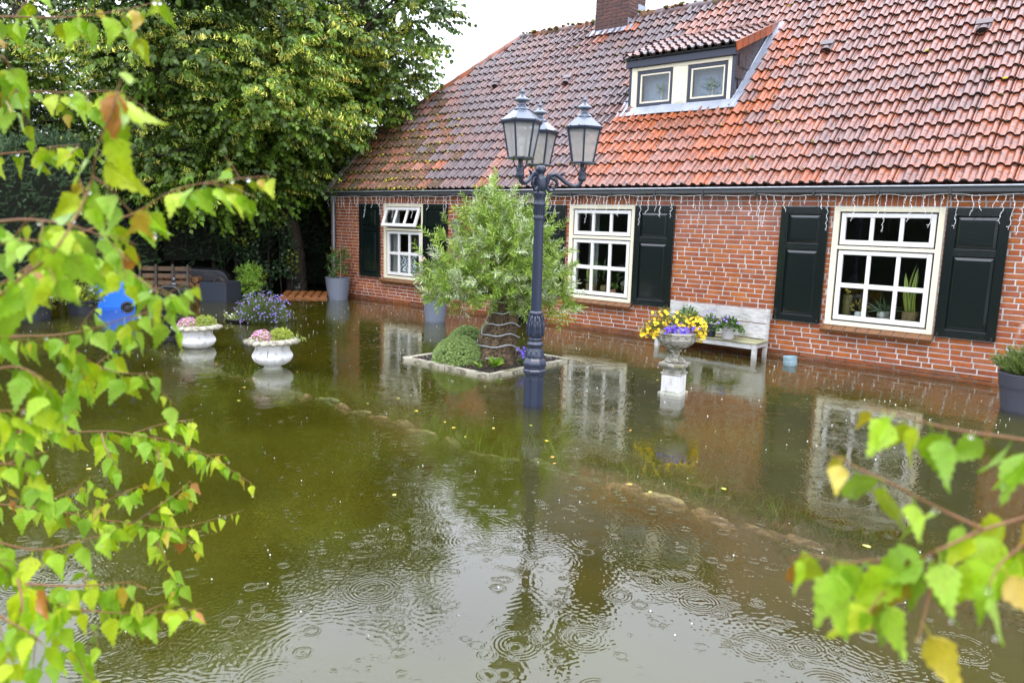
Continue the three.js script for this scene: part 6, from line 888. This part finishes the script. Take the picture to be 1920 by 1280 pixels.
// ---------------------------------------------------------------- leaves and rain on the water
{
  rnd = RNG(321); const lg = [0, 1, 2].map((i) => { const g = new THREE.CircleGeometry(1, 9), p = g.attributes.position; for (let k = 0; k < p.count; k++) { const x = p.getX(k), y = p.getY(k); p.setXYZ(k, x * (0.55 + 0.1 * i) * (1 - 0.35 * y), y, 0.12 * (x * x) + 0.1 * y * x * (i - 1)); } g.computeVertexNormals(); return g.rotateX(-PI / 2); });
  const cm = [[0.55, 0.42, 0.03], [0.50, 0.24, 0.05], [0.62, 0.55, 0.12], [0.30, 0.36, 0.04]].map((c) => mat(c, 0.5, { side: THREE.DoubleSide }));
  const put = (x, z, s) => { const o = new THREE.Mesh(pick(lg), pick(cm)); o.name = numbered('fallen_leaf'); o.position.set(x, 0.006, z); o.scale.setScalar(s); o.rotation.y = rr(0, 6.28); o.userData = { label: 'small yellow or brown birch leaf floating on the flood water', category: 'leaf', group: 'leaves floating on the water' }; o.castShadow = true; scene.add(o); };
  for (let i = 0; i < 20; i++) put(rr(-1.5, 6.8), 5.5 + rr(-0.5, 0.3), rr(0.010, 0.022)); for (let i = 0; i < 24; i++) put(rr(-2, 6.6), rr(1.0, 8), rr(0.009, 0.019));
  const bits = [], flake = new THREE.CircleGeometry(1, 5).rotateX(-PI / 2), bit = (x, z, s) => bits.push([new THREE.Matrix4().compose(V(x, rr(0.002, 0.005), z), _q.clone().setFromAxisAngle(V(0, 1, 0), rr(0, 6.28)), V(s, 1, s * rr(0.25, 0.9))), pick([lin(0.16, 0.10, 0.04), lin(0.10, 0.13, 0.03), lin(0.28, 0.2, 0.08), lin(0.07, 0.05, 0.03), lin(0.35, 0.3, 0.2)])]);
  for (let i = 0; i < 900; i++) bit(rr(-5.6, 7.5), 0.012 + 0.10 * rnd() ** 2.2, rr(0.002, 0.008)); for (let i = 0; i < 260; i++) { const a = rr(1.06, 2.52), e = 0.03 * rnd() ** 2; rnd() < 0.5 ? bit(a, 3.878 + e, rr(0.002, 0.006)) : bit(2.478 + e, lerp(2.4, 3.9, rnd()), rr(0.002, 0.006)); } for (let i = 0; i < 700; i++) bit(rr(-4, 7.2), rr(0.6, 8.2), rr(0.0015, 0.005));
  const db = instances(scene, 'floating_debris', flake, mat([1, 1, 1], 0.7), bits); db.userData = { kind: 'stuff', label: 'specks of leaf litter and dirt drifting on the flood water and along the wall', category: 'debris' };
  const drop = new THREE.IcosahedronGeometry(1, 1), it = []; for (let i = 0; i < 600; i++) { const z = rr(0.4, 8.6), x = rr(-6, 7.4), s = rr(0.0014, 0.0036) * (z < 4 ? 1.4 : 1); it.push([new THREE.Matrix4().compose(V(x, 0.004 + rr(0, 0.012), z), new THREE.Quaternion(), V(s, s * rr(0.8, 1.6), s)), lin(1, 1, 1)]); }
  const sp = instances(scene, 'rain_splashes', drop, mat([0.85, 0.87, 0.9], 0.1, { specularIntensity: 1 }), it); sp.userData = { kind: 'stuff', label: 'tiny splashes of raindrops scattered all over the flood water', category: 'rain splash' };
}
// ---------------------------------------------------------------- birch boughs near the camera
const birchLeaf = (() => { // serrated, folded, slightly twisted; base at the origin, tip along -y
  const out = []; rnd = RNG(331);
  for (let k = 0; k < 7; k++) {
    const R = 13, P = [], U = [], I = [], fold = rr(-0.1, 0.45), curl = rr(-0.25, 0.3), tw = rr(-0.5, 0.5), wid = rr(0.78, 0.95);
    for (let i = 0; i <= R; i++) {
      const t = i / R, w = 0.46 * wid * (t < 0.26 ? Math.sin(t / 0.26 * PI / 2) ** 0.7 : (1 - (t - 0.26) / 0.74) ** 1.12) + 0.0;
      for (const s of [-1, -0.55, 0, 0.55, 1]) {
        const saw = Math.abs(s) === 1 ? (i % 2 ? 0.034 : -0.026) * (w > 0.05 ? 1 : 0) : 0, x = s * (w + saw * 0.9), y = -1.2 * t + Math.abs(s) * 0.10 * (0.4 - t) - (Math.abs(s) === 1 ? saw * 0.4 : 0), z = Math.abs(x) * fold + curl * t * t + 0.03 * Math.sin(t * 9 + s * 3), a = tw * t;
        P.push(x * Math.cos(a) + z * Math.sin(a) * 0.5, y, z * Math.cos(a) - x * Math.sin(a)); U.push(0.5 + s * 0.5, 1 - t);
      }
    }
    for (let i = 0; i < R; i++) for (let j = 0; j < 4; j++) { const a = i * 5 + j, b = a + 5; I.push(a, b, b + 1, a, b + 1, a + 1); }
    const g = new THREE.BufferGeometry(); g.setAttribute('position', new THREE.Float32BufferAttribute(P, 3)); g.setAttribute('uv', new THREE.Float32BufferAttribute(U, 2)); g.setIndex(I); g.computeVertexNormals();
    const st = limb([V(0, 0.34, 0), V(rr(-0.03, 0.03), 0.16, 0.02), V(0, 0, 0)], [0.012, 0.012, 0.016], 4).toNonIndexed(); st.attributes.uv.array.fill(0.5); out.push(merge([g, st]));
  }
  return out;
})();
const birchM = [[0.42, 0.66, 0.010], [0.35, 0.60, 0.012], [0.52, 0.70, 0.010], [0.28, 0.52, 0.016], [0.58, 0.72, 0.010], [0.38, 0.62, 0.03]].map((c) => mat(c, 0.42, { map: T.leaf, bumpMap: T.leafBump, bumpScale: 0.0008, transmission: 0.5, thickness: 0, specularIntensity: 0.55, side: THREE.DoubleSide }));
const oldM = [[0.50, 0.36, 0.02], [0.46, 0.19, 0.02], [0.55, 0.46, 0.02]].map((c) => mat(c, 0.4, { map: T.leaf, transmission: 0.35, thickness: 0, side: THREE.DoubleSide }));
const twigM = mat([0.20, 0.085, 0.03], 0.5), dropM = mat([1, 1, 1], 0.0, { transmission: 1, thickness: 0.01, ior: 1.33 });
let birch, stem; camera.updateMatrixWorld(true); camera.updateProjectionMatrix(); const dropG = new THREE.SphereGeometry(0.0026, 8, 6).scale(1, 1.2, 1);
function twig(pts, o = {}) {
  const { r = 0.0012, gap = 0.0155, size = 0.0345, spurs = true, old = 0.02, from = 0.03, bare = 0, end = 2 } = o, P = pts.map((p) => V(...p)), c = new THREE.CatmullRomCurve3(P), L = c.getLength();
  const bough = part(birch, 'bough', limb(P, [r * 1.5, r, r * 0.4], 6), twigM);
  const edge = P[0].clone().project(camera); // boughs that start outside the picture go on to their stem
  if (stem && (edge.x < -1 || edge.x > 1)) part(birch, 'bough', limb([V(stem.x, P[0].y - 0.12, stem.z), V(stem.x, P[0].y - 0.1, stem.z).lerp(P[0], 0.5).add(V(0, 0.03, 0)), P[0]], [0.006, 0.004, r * 1.5], 6), twigM);
  let side = 1; const cam = camera.position;
  const hang = (q, d, t, k0) => {
    side = rnd() < 0.75 ? -side : side; const k = k0 * (rnd() < 0.2 ? rr(0.5, 0.75) : rr(0.75, 1.18)) * (t > 0.88 ? 0.7 : 1);
    const m = t > end ? (rnd() < 0.5 ? oldM[1] : pick(oldM)) : rnd() < old || (t > 0.95 && rnd() < 0.35) ? pick(oldM) : pick(birchM), leaf = part(bough, 'leaf', pick(birchLeaf), m);
    const out = d.clone().cross(V(0, 1, 0)).normalize().multiplyScalar(side * rr(0.1, 1.0)), down = V(0, -1, 0).add(out).addScaledVector(d, rr(-0.25, 0.8)).add(rdir().multiplyScalar(0.22)).normalize();
    const toCam = cam.clone().sub(q).normalize().add(rdir().multiplyScalar(0.9)), z = toCam.addScaledVector(down, -toCam.dot(down)).normalize(), y = down.clone().negate(), x = y.clone().cross(z);
    leaf.applyMatrix4(new THREE.Matrix4().makeBasis(x, y, z).scale(V(k, k, k)).setPosition(q.clone().addScaledVector(down, 0.30 * k)));
    if (rnd() < 0.1) { const w = part(bough, 'water_drop', dropG, dropM); w.position.copy(q).addScaledVector(down, k * 1.3 + 0.002); }
  };
  for (let s = from * L + bare; s < L; s += gap * (rnd() < 0.15 ? rr(1.6, 2.6) : rr(0.5, 1.2))) hang(c.getPoint(s / L), c.getTangent(s / L), s / L, size);
  if (spurs) for (let s = 0.04 + 0.05 * rnd(); s < L * 0.92; s += rr(0.045, 0.11)) { // short side shoots
    const q = c.getPoint(s / L), d = c.getTangent(s / L).multiplyScalar(rr(0.3, 0.9)).add(V(0, rr(-0.8, 0.35), 0)).add(rdir().multiplyScalar(0.45)).normalize(), l = rr(0.03, 0.075), e = q.clone().addScaledVector(d, l).add(V(0, -0.1 * l, 0)), mid = q.clone().lerp(e, 0.5).add(V(0, 0.06 * l, 0));
    part(bough, 'shoot', limb([q, mid, e], [r * 0.7, r * 0.5, r * 0.3], 5), twigM);
    for (let f = 0.4; f <= 1.01; f += rr(0.2, 0.34)) hang(q.clone().lerp(e, f), d, f, size * 0.9);
  }
  for (let i = 0; i < L * 4; i++) { const w = part(bough, 'water_drop', dropG, dropM); w.position.copy(c.getPoint(rnd())).add(V(0, -r - 0.002, 0)); }
}
function gather(tree) { // the 300 leaves that show largest stay single; the rest, and the drops, are joined
  tree.updateMatrixWorld(true); camera.updateMatrixWorld(true); camera.updateProjectionMatrix();
  const leaves = [], drops = [], v = V(0, 0, 0);
  tree.traverse((o) => { if (o.name === 'leaf') leaves.push(o); if (o.name === 'water_drop') drops.push(o); });
  const shown = (o) => { v.setFromMatrixPosition(o.matrixWorld); const d = v.distanceTo(camera.position); v.project(camera); return (Math.abs(v.x) < 1.05 && Math.abs(v.y) < 1.05 ? 1 : 0.01) * o.scale.x / d; };
  const join = (list, name) => { if (!list.length) return; const by = new Map(); for (const o of list) { if (!by.has(o.material)) by.set(o.material, []); by.get(o.material).push((o.geometry.index ? o.geometry.toNonIndexed() : o.geometry.clone()).applyMatrix4(o.matrixWorld)); o.removeFromParent(); } const k = [...by.keys()], m = part(tree, name, mergeGeometries(k.map((q) => merge(by.get(q))), true), k); m.userData.kind = 'stuff'; };
  join(leaves.map((o) => [shown(o), o]).sort((a, b) => b[0] - a[0]).slice(300).map((q) => q[1]), 'leaves'); join(drops, 'water_drops');
}
rnd = RNG(341);
birch = thing('birch_tree', 'young birch reaching into the picture from the left with bright green wet leaves', 'tree'); stem = V(5.2, 0, 9.15);
twig([[6.181,1.885,9.127],[6.178,1.897,9.083],[6.211,1.908,9.000],[6.335,1.913,8.950],[6.408,1.923,8.921]]);
twig([[6.143,1.764,9.119],[6.140,1.790,9.049],[6.173,1.793,8.995],[6.288,1.789,8.970],[6.319,1.788,8.949]]);
twig([[6.085,1.681,9.111],[6.091,1.697,9.024],[6.126,1.705,9.001],[6.224,1.705,8.992]]);
twig([[6.584,1.465,9.253],[6.652,1.518,9.215],[6.706,1.550,9.198],[6.689,1.597,9.163],[6.673,1.628,9.144],[6.713,1.669,9.148],[6.733,1.709,9.137],[6.692,1.738,9.115]], { gap: 0.024, size: 0.043 });
twig([[6.372,1.469,9.203],[6.454,1.506,9.165],[6.453,1.553,9.103],[6.501,1.593,9.026],[6.588,1.627,9.004],[6.645,1.641,8.964],[6.648,1.651,8.896]]);
twig([[6.419,1.504,9.155],[6.485,1.523,9.135],[6.479,1.523,9.086],[6.499,1.514,9.044],[6.583,1.489,9.037],[6.614,1.481,9.024]]);
twig([[6.298,1.402,9.183],[6.316,1.404,9.153],[6.322,1.400,9.083],[6.390,1.415,9.052],[6.481,1.443,9.025],[6.484,1.451,8.975]]);
twig([[6.347,1.400,9.084],[6.340,1.368,9.053],[6.324,1.343,9.021],[6.400,1.342,9.013],[6.467,1.348,8.991]]);
twig([[6.323,1.365,9.047],[6.271,1.311,9.036],[6.239,1.261,9.049],[6.289,1.253,9.081]]);
twig([[6.464,1.574,9.205],[6.564,1.582,9.174],[6.600,1.575,9.139],[6.588,1.558,9.097],[6.628,1.532,9.088]]);
twig([[6.468,1.540,9.209],[6.557,1.557,9.185],[6.588,1.554,9.154]]);
twig([[6.440,1.374,9.213],[6.529,1.392,9.188],[6.531,1.367,9.159],[6.513,1.330,9.136]]);
twig([[5.625,1.082,9.031],[5.764,1.109,8.998],[5.774,1.101,8.935],[5.775,1.087,8.860],[5.888,1.105,8.833],[5.978,1.109,8.814],[5.957,1.082,8.747],[5.977,1.054,8.700],[6.091,1.053,8.702],[6.160,1.009,8.661]]);
twig([[5.891,1.095,8.799],[6.015,1.139,8.775],[6.018,1.138,8.717]]);
twig([[5.716,1.063,9.055],[5.822,1.111,9.040],[5.880,1.144,9.015],[5.828,1.156,8.962],[5.867,1.214,8.910],[5.955,1.257,8.921]]);
twig([[5.644,0.931,9.046],[5.825,0.945,8.980],[5.839,0.920,8.918],[5.834,0.885,8.851],[5.946,0.902,8.826],[6.039,0.911,8.803],[6.023,0.893,8.729],[6.083,0.919,8.637]]);
twig([[5.947,0.881,8.795],[6.041,0.859,8.811],[6.028,0.786,8.782],[5.991,0.732,8.747]]);
twig([[5.920,0.894,8.815],[6.021,0.958,8.808],[6.006,0.969,8.763],[5.975,0.982,8.709]]);
twig([[5.819,0.951,8.990],[5.939,1.004,8.962],[6.009,1.029,8.927]]);
twig([[5.861,0.919,8.905],[5.978,0.984,8.890],[6.019,1.015,8.836]]);
twig([[6.343,1.091,9.209],[6.358,1.065,9.188],[6.326,1.020,9.159],[6.386,1.002,9.142],[6.457,1.013,9.135],[6.473,0.988,9.081],[6.496,0.973,9.019],[6.589,1.003,8.990]]);
twig([[6.400,1.042,9.170],[6.444,1.035,9.119],[6.435,1.016,9.065],[6.489,1.032,9.046]]);
twig([[6.425,1.021,9.153],[6.434,0.980,9.139],[6.412,0.902,9.109],[6.458,0.872,9.107]]);
twig([[6.298,1.088,9.191],[6.328,1.059,9.128],[6.350,1.064,9.056],[6.423,1.094,9.045]]);
twig([[5.871,1.103,8.859],[5.962,1.082,8.883],[5.978,1.032,8.868]]);
twig([[5.942,1.088,8.772],[6.030,1.055,8.801],[6.017,1.005,8.784]]);
twig([[6.513,1.102,9.207],[6.567,1.085,9.219],[6.533,1.009,9.233],[6.483,0.945,9.242]]);
twig([[6.511,1.110,9.261],[6.589,1.100,9.253],[6.622,1.072,9.224],[6.608,1.016,9.193]]);
twig([[6.366,1.221,9.212],[6.419,1.235,9.180],[6.390,1.195,9.147],[6.407,1.164,9.140]]);
twig([[6.440,1.332,9.222],[6.515,1.336,9.212],[6.514,1.334,9.181],[6.500,1.341,9.145]]);
twig([[6.293,1.807,9.153],[6.336,1.810,9.131],[6.292,1.792,9.107],[6.292,1.753,9.116]]);
part(birch, 'trunk', limb([V(5.13, -0.4, 9.15), V(5.19, 1.0, 9.15), V(5.22, 2.6, 9.13)], [0.026, 0.021, 0.012], 10), mat([0.5, 0.48, 0.44], 0.7, { map: T.bark }));
gather(birch);
rnd = RNG(342);
birch = thing('birch_tree', 'out-of-focus birch boughs with lime and orange leaves at the lower right edge', 'tree'); stem = V(8.5, 0, 9.05);
twig([[7.576,1.407,8.675],[7.549,1.407,8.667],[7.514,1.419,8.725],[7.492,1.429,8.765],[7.465,1.430,8.752],[7.435,1.435,8.763]], { gap: 0.021, old: 0.05, end: 0.94, size: 0.041, spurs: false });
twig([[7.537,1.342,8.753],[7.509,1.345,8.742],[7.491,1.364,8.778],[7.475,1.384,8.816],[7.442,1.391,8.812],[7.421,1.398,8.808]], { gap: 0.021, old: 0.05, end: 0.84, size: 0.041, spurs: false });
twig([[7.585,1.363,8.708],[7.560,1.343,8.699],[7.536,1.338,8.744],[7.515,1.330,8.793],[7.490,1.308,8.788],[7.462,1.302,8.793],[7.448,1.310,8.839],[7.434,1.320,8.861],[7.406,1.304,8.849]], { gap: 0.021, old: 0.05, end: 0.92, size: 0.041, spurs: false });
twig([[7.492,1.313,8.798],[7.479,1.283,8.781],[7.476,1.279,8.808],[7.474,1.274,8.840]], { gap: 0.021, old: 0.1, size: 0.041, spurs: false });
twig([[7.513,1.328,8.792],[7.507,1.285,8.771],[7.508,1.263,8.795],[7.511,1.255,8.824]], { gap: 0.021, old: 0.1, size: 0.041, spurs: false });
twig([[7.590,1.358,8.765],[7.568,1.337,8.752],[7.555,1.322,8.776],[7.554,1.316,8.813]], { gap: 0.021, old: 0.1, size: 0.041, spurs: false });
twig([[7.562,1.542,8.690],[7.540,1.520,8.679],[7.538,1.503,8.708]], { gap: 0.06, old: 0.1, size: 0.043 });
part(birch, 'trunk', limb([V(8.6, -0.4, 9.0), V(8.55, 0.8, 9.05), V(8.5, 2.2, 9.0)], [0.03, 0.025, 0.012], 10), mat([0.5, 0.48, 0.44], 0.7, { map: T.bark }));
gather(birch);
renderer.render(scene, camera);
